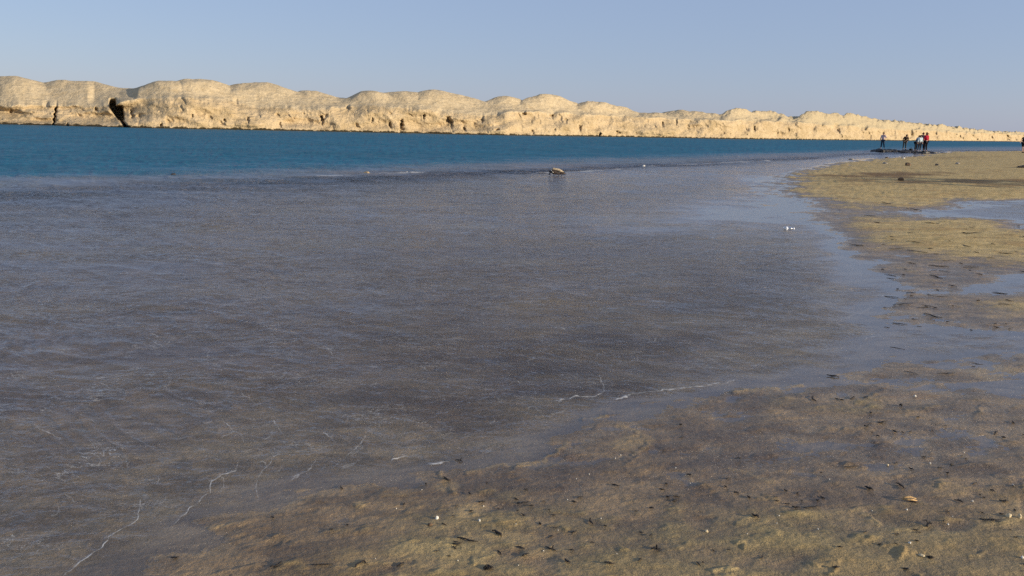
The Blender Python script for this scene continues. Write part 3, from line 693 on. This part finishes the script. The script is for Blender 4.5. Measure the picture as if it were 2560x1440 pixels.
# driftwood on the bar
def driftwood():
    g = gp(1392, 435); k = g.y/F
    root = empty('driftwood', (g.x, g.y, -.02)); tag(root, 'broken piece of driftwood stranded in the shallows with sunlit top and black underside', 'driftwood')
    bm = bmesh.new(); tube_bm(bm, [(-14*k, 0, 12*k), (-9*k, 0, 14*k), (-2*k, .02, 12*k), (6*k, .0, 10*k), (15*k, -.02, 7*k), (20*k, 0, 4*k)], [.02, .055, .06, .06, .045, .02], 9, .8)
    for v in bm.verts: v.co += Vector((0, 0, mn.noise(v.co*9)*.03))
    from_bm('log', bm, MWOOD, root)
    bm = bmesh.new(); tube_bm(bm, [(-18*k, 0, 0), (-17*k, -.03, 7*k), (-11*k, -.05, 8*k), (-4*k, -.05, 5*k), (6*k, -.06, 3*k), (12*k, -.05, 5*k), (17*k, -.05, 4*k), (23*k, -.06, -1*k)], [.04, .06, .085, .07, .05, .045, .045, .02], 9)
    for v in bm.verts: v.co += Vector((0, 0, mn.noise(v.co*8)*.04))
    from_bm('root_mass', bm, MWD, root)
    for q in ([(-15*k, -.1, 11*k), (-9*k, -.13, 5*k)],):
        bm = bmesh.new(); tube_bm(bm, q, .012, 5); from_bm('branch', bm, MP, root)
    for q in ([(2*k, -.08, 3*k), (5*k, -.14, -2*k)], [(10*k, -.08, 4*k), (12*k, -.16, -2*k)], [(-6*k, -.08, 4*k), (-8*k, -.17, -2*k)]):
        bm = bmesh.new(); tube_bm(bm, q, .02, 5); from_bm('branch', bm, MWD, root)
    g2 = gp(1358, 435); bm = bmesh.new()
    tube_bm(bm, [(-.2, 0, 0), (-.05, 0, .02), (.1, .01, .015), (.2, 0, 0)], [.012, .025, .025, .012], 6, .6)
    o = from_bm('stick', bm, MWD); o.location = (g2.x, g2.y, .01); tag(o, 'thin black stick floating just left of the broken driftwood', 'stick')
driftwood()
# plastic bottle
def bottle():
    g = gp(1971, 577); root = empty('plastic_bottle', (g.x, g.y, .012), math.radians(8))
    tag(root, 'clear plastic drink bottle lying in the film of water near the sand', 'bottle')
    prof = [(0, .0), (0, .026), (.004, .031), (.02, .032), (.03, .029), (.04, .032), (.07, .032), (.075, .029), (.08, .032), (.11, .032), (.13, .028), (.15, .017), (.165, .013), (.175, .013)]
    def lathe(pr, n=20):
        bm = bmesh.new(); R = [[bm.verts.new((x-.09, r*math.cos(2*math.pi*k/n), r*math.sin(2*math.pi*k/n)+.026)) for k in range(n)] for x, r in pr]
        for a, b in zip(R[:-1], R[1:]):
            for k in range(n): bm.faces.new((a[k], b[k], b[(k+1) % n], a[(k+1) % n]))
        bmesh.ops.remove_doubles(bm, verts=bm.verts, dist=1e-5); return bm
    m = M('clear_plastic'); gl = m.n('ShaderNodeBsdfGlossy'); gl.inputs['Roughness'].default_value = .12; tr = m.n('ShaderNodeBsdfTransparent'); tr.inputs[0].default_value = (.9, .93, .95, 1)
    lw = m.n('ShaderNodeLayerWeight'); lw.inputs[0].default_value = .35; ms = m.n('ShaderNodeMixShader')
    m.l(m.ramp(lw.outputs[0], 0, 1, .12, .8), ms.inputs[0]); m.l(tr.outputs[0], ms.inputs[1]); m.l(gl.outputs[0], ms.inputs[2]); m.l(ms.outputs[0], m.out.inputs[0])
    from_bm('bottle_body', lathe(prof), m.m, root)
    wm = simple('white_plastic', (.85, .87, .9), .35, .05, 10, .001)
    from_bm('cap', lathe([(.170, .0), (.170, .0165), (.188, .0165), (.188, 0)]), wm, root)
    from_bm('wrapper', lathe([(.042, .0325), (.066, .0325)]), wm, root)
bottle()

# ------------------------------------------------------------------ drift scraps and pebbles in the foreground
def scrap(px, py, lpx, ang, thick, seed, kind='weed'):
    """a bent strip lying on the sand; ang in degrees, in the picture"""
    g = gp(px, py); d = g.y
    a = math.radians(ang); e = math.hypot(lpx/2*math.cos(a), 0)
    p0 = gp(px-lpx/2*math.cos(a), py-lpx/2*math.sin(a)); p1 = gp(px+lpx/2*math.cos(a), py+lpx/2*math.sin(a))
    rnd = random.Random(seed); n = 6; dirv = (p1-p0); L_ = dirv.length; side = Vector((-dirv.y, dirv.x, 0)).normalized()
    r = thick*d/F*.68
    bow = rnd.uniform(-.12, .12)*min(L_, .15)
    pts = []; rr = []
    for i in range(n):
        t = i/(n-1); p = p0.lerp(p1, t) + side*(bow*math.sin(math.pi*t) + rnd.uniform(-.04, .04)*min(L_, .15))
        pts.append(p); rr.append(r*(.35+.65*math.sin(math.pi*min(max(t, .08), .92)))*rnd.uniform(.75, 1.25))
    zz = bed(np.array([p.x for p in pts]), np.array([p.y for p in pts]))
    c = Vector((g.x, g.y, float(np.mean(zz))))
    loc = [Vector((p.x-c.x, p.y-c.y, max(float(z), -.001)-c.z + r*.5 + rnd.uniform(0, r*.8))) for p, z in zip(pts, zz)]
    bm = tube_bm(bmesh.new(), loc, rr, 5, .6)
    if kind == 'fork':
        q = loc[3]; w = Vector((side.x, side.y, .4)).normalized()
        for sgn, ln in ((1, .5), (-1, .35)):
            tube_bm(bm, [q, q + w*sgn*L_*ln*.5 + Vector((0, 0, r)), q + Vector((w.x*sgn, w.y*sgn, .25))*L_*ln], [r*.8, r*.6, r*.25], 4, .6)
    o = from_bm('weed_scrap' if kind != 'clump' else 'dark_clump', bm, MW, smooth=True); o.location = c
    return o
# zoom of (1100,1150)-(1600,1440): factor .2014
def q1(x, y): return 1100+x*.2014, 1150+y*.2014
def q2(x, y): return 2060+x*.2014, 1150+y*.2014
NAMED = [
 (*q1(340, 1040), 52, 13, 5, 'weed', 'longest thin dark twig, gently curved, lying at the bottom centre of the sand'),
 (*q1(210, 1097), 24, -3, 5, 'weed', 'short straight dark twig just below the longest curved twig'),
 (*q1(705, 953), 27, 27, 7, 'weed', 'thick dark pod tilted down to the right below the small white pebble'),
 (*q1(1000, 1125), 22, 14, 4, 'weed', 'slim dark twig right of the thick tilted pod'),
 (*q1(1065, 1222), 17, -16, 6, 'weed', 'stubby dark scrap rising to the right under the slim twig'),
 (*q1(1370, 1138), 30, 16, 4, 'fork', 'branched dark weed scrap between the slim twig and the steep pod'),
 (*q1(1580, 1300), 17, 42, 6, 'weed', 'steeply tilted small dark pod near the bottom edge of the sand'),
 (*q1(1880, 800), 15, 60, 6, 'weed', 'almost upright dark scrap beside a ring of fine weed'),
 (*q1(2100, 1340), 26, 3, 6, 'weed', 'dark twig with a pale upper edge close to the bottom edge'),
 (*q1(1060, 557), 22, -6, 4, 'weed', 'thin wavy dark twig at the top of the olive sand patch'),
 (*q1(1135, 600), 11, 0, 4, 'weed', 'tiny dark twig directly under the thin wavy twig'),
 (*q1(520, 545), 17, -10, 5, 'weed', 'dark scrap above the small white pebble and the orange sand'),
 (*q1(2180, 322), 20, 12, 4, 'weed', 'lone dark twig on the bare brown sand right of centre'),
 (*q1(85, 258), 20, 20, 4, 'weed', 'dark twig on the pale sand lip next to the water edge'),
 (*q1(235, 18), 20, 16, 4, 'fork', 'dark forked twig at the very edge of the smooth water'),
 (1640, 1381, 26, 0, 7, 'fork', 'dark three pointed weed scrap standing up like a small star'),
 (1615, 960+0, 1, 0, 1, None, None),
 (1448, 1412, 1, 0, 1, None, None),
 (900, 1421, 30, -35, 5, 'weed', 'dark twig rising to the right at the lower left of the sand'),
 (805, 1421, 52, -2, 4, 'weed', 'long straight dark twig on the bottom edge left of centre'),
 (690, 1421, 32, -20, 5, 'weed', 'dark twig at the lower left nearest to the water'),
 (437, 1397, 20, 0, 5, 'weed', 'short dark twig alone on the dark wet sand near the lower left foam'),
 (1000, 1419, 20, -25, 5, 'weed', 'small dark twig bottom left of the black clump'),
 (1075, 942+0, 1, 0, 1, None, None),
 (*q2(945, 345), 24, 38, 6, 'weed', 'dark feather shaped scrap pointing down to the right on the right sand'),
 (*q2(2060, 800), 54, 5, 6, 'weed', 'long dark twig in front of the pale lump at the right edge'),
 (*q2(2230, 553), 26, 2, 6, 'weed', 'dark wedge shaped twig below the right edge of the purple sand'),
 (*q2(1670, 545), 24, 18, 5, 'weed', 'dark twig between the orange shell scrap and the right edge'),
 (*q2(555, 385), 24, 18, 7, 'weed', 'ragged dark scrap above left of the orange shell scrap'),
 (*q2(140, 1397), 19, 2, 6, 'weed', 'dark bar shaped scrap on the bottom edge of the right sand'),
 (*q2(1130, 908), 14, 3, 4, 'weed', 'tiny dark twig below the orange shell scrap'),
 (*q2(200, 1137), 16, 8, 4, 'weed', 'small dark twig on the grey sand at the lower right'),
 (*q2(1005, 1393), 14, 8, 4, 'weed', 'tiny dark twig at the bottom edge below the pale lump pair'),
 (*q2(1290, 855), 12, -60, 6, 'fork', 'dark hooked scrap beside the rough olive weed patch'),
 (*q2(330, 95), 34, -5, 3, 'weed', 'thin faint dark twig on the smooth brown sand'),
 (2082, 942, 32, 8, 5, 'weed', 'dark ragged twig by the right end of the pale sand lip'),
 (2205, 1058, 24, -5, 5, 'weed', 'dark twig in the middle of the right wet sand'),
 (2165, 1071, 12, -5, 5, 'weed', 'small dark scrap just left of the dark twig on the right wet sand'),
 (2252, 1018, 8, 0, 6, 'weed', 'small round black scrap on the bluish wet sand'),
 (1846, 1148, 16, 4, 4, 'weed', 'short dark twig on the flat brown pan'),
 (1990, 1277, 22, 5, 6, 'weed', 'dark scrap cluster in the lower middle of the right sand'),
 (2030, 1276, 44, -6, 4, 'weed', 'long thin dark twig trailing right of the scrap cluster'),
 (1887, 1302, 20, 20, 7, 'clump', 'reddish dark weed tangle left of the scrap cluster'),
]
sd = 100
for t in NAMED:
    sd += 1
    if t[-1] is None: continue
    px, py, lp, an, th, kd, lab = t
    tag(scrap(px, py, lp, an, th, sd, kd), lab, 'weed scrap')
# black clumps standing for dark blots in the sand
def clump(px, py, r, lab, seed):
    g = gp(px, py); z = bz(g.x, g.y); k = g.y/F; rnd = random.Random(seed)
    root = empty('dark_clump', (g.x, g.y, z)); tag(root, lab, 'weed clump')
    from_bm('core', stone_bm(r*k*.7, r*k*.7, r*k*.35, seed, 2, .5), MW, root)
    bm = bmesh.new()
    for i in range(26):
        a = rnd.uniform(0, 6.28); q = rnd.uniform(.5, 1.3)*r*k
        tube_bm(bm, [(0, 0, r*k*.3), (math.cos(a)*q*.6, math.sin(a)*q*.6, r*k*rnd.uniform(.2, .5)), (math.cos(a+.3)*q, math.sin(a+.3)*q, .002)], [.003, .002, .001], 3)
    from_bm('strand', bm, MW, root)
clump(1220, 1430, 13, 'round black clump at the bottom edge beside the yellow sand', 3)
clump(2325, 1403, 9, 'small round black clump at the lower right of the sand', 4)
clump(1560, 1222, 1, 'x', 5) if False else None
# unremarkable small scraps nobody could tell apart
rnd = random.Random(11); cnt = 0
CL = [(1250,1260),(1650,1240),(1950,1250),(2130,1000),(2250,1080),(2350,1170),(2420,1300),(1500,1330),(2480,1240),(1150,1380),(1850,1400),(2200,1350),(2500,1090),(1350,1290)]
while cnt < 120:
    if cnt % 3: cc = CL[cnt % len(CL)]; px = rnd.gauss(cc[0], 75); py = min(rnd.gauss(cc[1], 16), 1437)
    else: px = rnd.uniform(500, 2600); py = rnd.uniform(1010, 1436)
    if py < 1440 - (px-330)*.42 and py < 1440 - (px-330)*.42 + 0: continue
    if px < 1500 and py < 1180: continue
    g = gp(px, py)
    if bz(g.x, g.y) < .001: continue
    cnt += 1
    o = scrap(px, py, rnd.uniform(5, 15), rnd.gauss(5, 22), rnd.uniform(2, 4.2), 500+cnt)
    tag(o, 'tiny dark fleck of drift weed scattered over the foreground sand', 'weed scrap', 'tiny dark flecks on the foreground sand')
cnt = 0
while cnt < 95:
    px = rnd.uniform(2000, 2620); py = rnd.triangular(490, 960, 740)
    if px < 2060+(py-500)*.45: continue
    g = gp(px, py)
    if bz(g.x, g.y) < -.004: continue
    cnt += 1
    o = scrap(px, py, rnd.choice([7, 10, 14, 20, 34, 44])*rnd.uniform(.8, 1.2), rnd.gauss(6, 6), rnd.uniform(1.4, 2.8), 900+cnt)
    o.name = 'weed_strip'
    tag(o, 'dark weed strip lying among the puddles on the right side flats', 'weed strip', 'dark weed strips on the right side flats')

def pebble(px, py, w, h, mat, lab, seed, name='pebble', group=None):
    g = gp(px, py); k = g.y/F; z = bz(g.x, g.y)
    o = from_bm(name, stone_bm(w*k/2, w*k/2*.8, h*k*.62, seed, 2, .18, .5), mat, smooth=True); o.location = (g.x, g.y, max(z, 0)+h*k*.15); o.rotation_euler = (0, 0, seed)
    tag(o, lab, name.replace('_', ' '), group)
MSH = simple('orange_shell', (.50, .31, .12), .5, .3, 30)
MLP = simple('pale_lump', (.62, .50, .30), .8, .25, 20, .01)
pebble(1092, 1304, 11, 11, MP, 'white angular pebble with a dark shadow left of the orange sand', 1)
pebble(1198, 1310, 8, 8, MP, 'small white cube like pebble right of the angular white one', 2)
pebble(2287, 992, 7, 6, MP, 'tiny white pebble on the bluish wet sand at right', 3)
pebble(2325, 1160, 6, 5, MP, 'tiny white pebble in the upper middle of the right sand', 4)
pebble(2219, 1163, 7, 5, MLP, 'tiny cream pebble left of the tiny white one on the right sand', 5)
pebble(2273, 1367, 8, 6, MP, 'white pebble low on the right sand above the pale lump pair', 6)
pebble(2554, 1405, 8, 9, MP, 'white pebble in the lower right corner', 7)
pebble(2532, 1220, 7, 5, MP, 'white pebble next to a dark twig near the right edge', 8)
pebble(2430, 1261, 5, 5, MP, 'minute white pebble between the two dark twigs at right', 9)
pebble(2266, 1282, 6, 5, MP, 'minute white pebble directly under the orange shell scrap', 10)
pebble(1766, 1335, 12, 7, MLP, 'cream flat pebble right of the three pointed weed scrap', 11)
pebble(2369, 1319, 5, 5, MP, 'minute white pebble on the rough olive weed patch', 12)
pebble(2520, 1301, 16, 12, MLP, 'left and larger of two pale yellow lumps at the right edge', 13, 'lump')
pebble(2547, 1304, 12, 14, MLP, 'right and smaller of two pale yellow lumps at the right edge', 14, 'lump')
pebble(2302, 1399, 18, 5, MLP, 'long flat pale lump next to the round black clump', 15, 'lump')
pebble(1075, 1320, 14, 7, MBR, 'dark brown lump touching the shadow of the angular white pebble', 16, 'lump')
for i in range(26):
    px = rnd.uniform(900, 2560); py = rnd.uniform(1120, 1436)
    if py < 1440-(px-330)*.3: py = 1440 - rnd.uniform(5, 90)
    pebble(px, py, rnd.uniform(2.5, 4), rnd.uniform(2.5, 3.5), MP, 'minute pale grit grain on the foreground sand', 30+i, 'grit_grain', 'minute pale grit grains on the foreground sand')
# orange shell scrap
def shell():
    g = gp(2272, 1258); k = g.y/F; z = bz(g.x, g.y)
    root = empty('shell_scrap', (g.x, g.y, z)); tag(root, 'broken orange shell scrap with dark hollow on the right sand', 'shell')
    for s, zz in ((1, .008), (-1, .004)):
        bm = tube_bm(bmesh.new(), [(-20*k, 0, zz), (-10*k, s*4*k, zz+.006), (6*k, s*6*k, zz+.006), (20*k, s*3*k, zz)], [.002, .007, .007, .002], 6, .6)
        from_bm('valve', bm, MSH, root)
    bm = tube_bm(bmesh.new(), [(-4*k, -9*k, .004), (10*k, -11*k, .005), (21*k, -12*k, .003)], [.002, .006, .002], 5, .6)
    from_bm('hinge', bm, MWD, root)
shell()

# ------------------------------------------------------------------ shrubs at the cliff foot
ML = simple('shrub_leaf', (.060, .058, .020), .8, .4, 3); MST = simple('shrub_stem', (.10, .07, .04), .9)
def shrub(px, dep, w, h, lab, seed):
    r = ray(px, hz(px)); x = r.x/r.y*dep; rnd = random.Random(seed)
    root = empty('shrub', (x, dep, .1)); tag(root, lab, 'shrub', 'shrubs at the foot of the far cliff')
    bm = bmesh.new()
    for i in range(700):
        a = rnd.uniform(0, 6.28); q = rnd.random()**.5; zz = rnd.random()
        c = Vector((math.cos(a)*q*w/2*(1-.45*zz), math.sin(a)*q*w/2, zz*h*(1-.4*q) + .1))
        s = Vector((rnd.gauss(0, 1), rnd.gauss(0, 1), rnd.gauss(0, 1))).normalized()*.09; t = s.orthogonal().normalized()*.05
        bm.faces.new([bm.verts.new(c-s), bm.verts.new(c+t), bm.verts.new(c+s), bm.verts.new(c-t)])
    from_bm('foliage', bm, ML, root, False)
    bm = bmesh.new()
    for i in range(6):
        a = i*1.05; tube_bm(bm, [(0, 0, -.3), (math.cos(a)*w*.2, math.sin(a)*w*.2, h*.4), (math.cos(a)*w*.32, math.sin(a)*w*.3, h*.8)], [.04, .03, .01], 5)
    from_bm('stem', bm, MST, root)
shrub(1688, 187, 1.7, .75, 'left and wider of two dark olive shrubs at the foot of the far cliff', 1)
shrub(1724, 190, 1.0, .95, 'right and taller of two dark olive shrubs at the foot of the far cliff', 2)

# ------------------------------------------------------------------ people
SKIN = simple('skin', (.50, .30, .21), .6, .08, 6, .001)
_cm = {}
def cloth(c):
    if c not in _cm: _cm[c] = simple('cloth', c, .85, .15, 8, .004, .2)
    return _cm[c]
def skinmesh(name, pts, edges, mat, parent, root=0, sub=1):
    me = bpy.data.meshes.new(name); me.from_pydata([p[0] for p in pts], edges, []); o = bpy.data.objects.new(name, me); COL.objects.link(o); o.parent = parent
    me.materials.append(mat)
    md = o.modifiers.new('skin', 'SKIN'); md.use_smooth_shade = True
    if not me.skin_vertices: 
        me.attributes.new
    sv = me.skin_vertices[0].data if me.skin_vertices else None
    for i, p in enumerate(pts):
        r = p[1]; sv[i].radius = (r if isinstance(r, tuple) else (r, r)); sv[i].use_root = (i == root)
    s = o.modifiers.new('subdivision', 'SUBSURF'); s.levels = sub; s.render_levels = sub
    return o
def person(loc, face, lab, top, legs, hair=(.03, .02, .015), shoe=(.1, .09, .08), pose=None, shorts=False, scale=1., sleeve=True, lean=0., group=None, armR=None, armL=None, backpack=None, longhair=False):
    """face: heading in degrees (0 looks along -Y, to the viewer). Local: x = the person's left seen from the front is +x"""
    root = empty('person', loc, math.radians(face)); root.scale = (scale,)*3; tag(root, lab, 'person', group)
    ln = Matrix.Rotation(lean, 4, 'X')
    def up(v): return ln @ (Vector(v)-Vector((0, 0, .93))) + Vector((0, 0, .93))
    aL = armL or [(.235, -.02, 1.17), (.26, -.10, .93)]; aR = armR or [(-.235, -.02, 1.17), (-.26, -.10, .93)]
    P = pose or {}
    hip = Vector((0, 0, .93)); kL = Vector(P.get('kL', (.11, -.03, .50))); kR = Vector(P.get('kR', (-.11, -.03, .50)))
    fL = Vector(P.get('fL', (.13, 0, .09))); fR = Vector(P.get('fR', (-.13, 0, .09)))
    nod = lean*.25
    J = dict(hip=hip, waist=up((0, 0, 1.08)), chest=up((0, 0, 1.30)), neck=up((0, 0, 1.45)), head=up((0, -.015, 1.585)), crown=up((0, -.01, 1.66)), nose=up((0, -.115, 1.585)),
             sL=up((.17, 0, 1.40)), sR=up((-.17, 0, 1.40)), eL=up(aL[0]), hL=up(aL[1]), eR=up(aR[0]), hR=up(aR[1]),
             tL=Vector((.09, 0, .88)), tR=Vector((-.09, 0, .88)), kL=kL, kR=kR, fL=fL, fR=fR, toL=fL+Vector((.01, -.14, -.05)), toR=fR+Vector((-.01, -.14, -.05)))
    rad = dict(hip=.13, waist=.115, chest=.135, neck=.055, head=.095, crown=.07, nose=.018, sL=.06, sR=.06, eL=.042, hL=.03, eR=.042, hR=.03, tL=.085, tR=.085, kL=.055, kR=.055, fL=.04, fR=.04, toL=.03, toR=.03)
    names = list(J); ix = {n: i for i, n in enumerate(names)}
    E = [('hip', 'waist'), ('waist', 'chest'), ('chest', 'neck'), ('neck', 'head'), ('head', 'crown'), ('head', 'nose'), ('chest', 'sL'), ('chest', 'sR'), ('sL', 'eL'), ('eL', 'hL'), ('sR', 'eR'), ('eR', 'hR'),
         ('hip', 'tL'), ('hip', 'tR'), ('tL', 'kL'), ('kL', 'fL'), ('tR', 'kR'), ('kR', 'fR'), ('fL', 'toL'), ('fR', 'toR')]
    pts = [(J[n], rad[n]) for n in names]; ed = [(ix[a], ix[b]) for a, b in E]
    for sd_, el, ha in ((1, 'eL', 'hL'), (-1, 'eR', 'hR')):          # palm and five fingers
        dv = (J[ha]-J[el]).normalized(); lat = dv.cross(Vector((0, 1, 0)));
        if lat.length < .1: lat = Vector((1, 0, 0))
        lat.normalize(); palm = len(pts); pts.append((J[ha]+dv*.06, (.034, .016))); ed.append((ix[ha], palm))
        for k, (o_, ln_) in enumerate(((-.028, .065), (-.010, .08), (.010, .075), (.026, .055), (.045, .02))):
            b0 = len(pts); pts.append((J[ha]+dv*(.06+ln_*.6)+lat*o_, .009)); pts.append((J[ha]+dv*(.06+ln_)+lat*o_*1.1+Vector((0, -.012, 0)), .007)); ed += [(palm, b0), (b0, b0+1)]
    skinmesh('body', pts, ed, SKIN, root)
    # shirt or jacket
    end = .95 if sleeve else .45
    tp = [(hip+Vector((0, 0, .01)), (.165, .135)), (J['waist'], (.155, .13)), (J['chest'], (.175, .15)), (up((0, 0, 1.41)), .085), (J['sL'], .082), (J['sR'], .082)]
    te = [(0, 1), (1, 2), (2, 3), (2, 4), (2, 5)]
    for s_, e_, h_ in (('sL', 'eL', 'hL'), ('sR', 'eR', 'hR')):
        b0 = len(tp); si = 4 if s_ == 'sL' else 5
        if sleeve: tp += [(J[e_], .06), (J[e_].lerp(J[h_], .85), .048)]; te += [(si, b0), (b0, b0+1)]
        else: tp += [(J[s_].lerp(J[e_], .75), .068)]; te += [(si, b0)]
    skinmesh('jacket' if sleeve else 'shirt', tp, te, cloth(top), root)
    kk = (lambda a, b: a.lerp(b, -.02)) 
    lp = [(hip-Vector((0, 0, .0)), .155), (J['tL'], .115), (J['tR'], .115), (J['kL'] if not shorts else J['kL']+Vector((0, 0, .03)), .078 if not shorts else .10), (J['kR'] if not shorts else J['kR']+Vector((0, 0, .03)), .078 if not shorts else .10)]
    le = [(0, 1), (0, 2), (1, 3), (2, 4)]
    if not shorts: lp += [(J['fL']+Vector((0, 0, .03)), .06), (J['fR']+Vector((0, 0, .03)), .06)]; le += [(3, 5), (4, 6)]
    skinmesh('shorts' if shorts else 'trousers', lp, le, cloth(legs), root)
    for k in ('L', 'R'):
        bm = stone_bm(.055, .14, .06, 1, 2, .03, .7); o = from_bm('shoe', bm, cloth(shoe), root); o.location = J['f'+k]+Vector((0, -.06, -.045))
    bm = bmesh.new(); bmesh.ops.create_icosphere(bm, subdivisions=3, radius=1)
    for v in bm.verts:
        c = v.co; cut = c.y < -.25 and c.z < .45
        s = (.108 if not cut else .07)*(1+mn.noise(c*4)*.08); v.co = Vector((c.x*s*.95, c.y*s*1.05+.012, c.z*s*1.1+.02 - (.09 if longhair and c.z < -.1 and c.y > -.1 else 0)))
    o = from_bm('hair', bm, cloth(hair), root); o.location = J['head']; o.rotation_euler = (lean, 0, 0)
    for s_ in (-1, 1):
        bm = bmesh.new(); bmesh.ops.create_icosphere(bm, subdivisions=1, radius=.012); o = from_bm('eye', bm, cloth((.02, .02, .02)), root); o.location = up((s_*.034, -.105, 1.605))
    return root
def foot(px, py, z=None):
    g = gp(px, py)
    return (g.x, g.y, z)
# on the shelf
ZS = .17
person((at(2209, 84.5), 84.5, .28), -35, 'person in dark vest and blue jeans furthest left, holding one arm out', (.60, .45, .44), (.02, .035, .06), hair=(.16, .09, .04), shoe=(.45, .45, .45),
       armL=[(.30, -.22, 1.25), (.40, -.45, 1.18)], scale=.93, pose={'fL': (.20, -.02, .09), 'fR': (-.14, .02, .09)})
person((at(2264, 86), 86, .24), -5, 'person in a dark open jacket bending forward, second from the left', (.045, .03, .022), (.045, .045, .042), hair=(.10, .045, .02), lean=.62, scale=.95,
       armL=[(.26, -.02, 1.16), (.20, -.10, .92)], armR=[(-.26, -.02, 1.16), (-.2, -.1, .92)], longhair=True)
person((at(2292, 84), 84, .16), 35, 'person in blue grey top and dark trousers leaning left beside the pale shirted one', (.13, .18, .24), (.02, .025, .035), hair=(.05, .035, .02), lean=.45, scale=.93, armR=[(-.34, -.15, 1.3), (-.48, -.3, 1.42)])
person((at(2301, 83.2), 83.2, .14), 10, 'person in pale blue white shirt in the middle of the right hand group', (.55, .66, .70), (.025, .03, .04), hair=(.03, .018, .02), lean=.18, scale=.93, shoe=(.4, .4, .4))
person((at(2308, 86.5), 86.5, .24), 160, 'tallest person with reddish brown hair standing behind the pale shirt', (.10, .055, .07), (.012, .012, .018), hair=(.13, .04, .03), scale=1.02)
person((at(2317, 83.8), 83.8, .14), 200, 'person in a deep red jacket furthest right in the group on the rocks', (.40, .012, .035), (.012, .012, .018), hair=(.16, .05, .03), scale=1.08, longhair=True, shoe=(.04, .04, .04))
# right edge walker
g = gp(2556, 386); z = bz(g.x, g.y)
person((g.x, g.y, z), 15, 'person in black shirt and black shorts walking at the right edge of the beach', (.010, .009, .012), (.010, .009, .012), hair=(.02, .013, .012), shorts=True, sleeve=False, scale=1.12,
       armR=[(-.36, -.05, 1.2), (-.52, -.12, 1.0)], pose={'fL': (.14, .1, .09), 'fR': (-.16, -.12, .09)}, shoe=(.03, .03, .03))
# bag
root = empty('bag', (at(2281, 85), 85, .13)); tag(root, 'small dark bag set down on the rocks between the people', 'bag')
bm = bmesh.new(); bmesh.ops.create_cube(bm, size=1)
bmesh.ops.scale(bm, vec=(.34, .2, .26), verts=bm.verts); bmesh.ops.bevel(bm, geom=bm.edges[:], offset=.05, segments=2, affect='EDGES')
for v in bm.verts: v.co += Vector((0, 0, .13))
from_bm('pouch', bm, cloth((.012, .012, .014)), root)
from_bm('strap', tube_bm(bmesh.new(), [(-.1, 0, .25), (-.05, 0, .36), (.05, 0, .36), (.1, 0, .25)], .012, 5), cloth((.02, .02, .02)), root)
# people standing just outside the right of the frame, whose long shadows cross the beach
OFF = [(17.9, 26.3, 0, 1.0), (18.9, 27.4, 20, 1.05), (19.6, 27.9, -30, 1.05), (19.9, 28.5, 60, .95), (20.4, 28.9, 0, 1.), (18.8, 28.1, 10, .9)]
for k, (x, y, a, s) in enumerate(OFF):
    person((x, y, bz(x, y)), a, ['person in grey shirt nearest to the puddles, beyond the right of the frame', 'person in green jacket second in the group beyond the right of the frame', 'person in brown jacket, tall, beyond the right of the frame', 'person in navy jacket, smaller, beyond the right of the frame', 'person in black jacket furthest back beyond the right of the frame', 'child in maroon jacket among the group beyond the right of the frame'][k],
           [(.2, .2, .2), (.05, .12, .06), (.15, .08, .04), (.02, .03, .10), (.02, .02, .02), (.15, .02, .03)][k], (.03, .035, .05), scale=s)
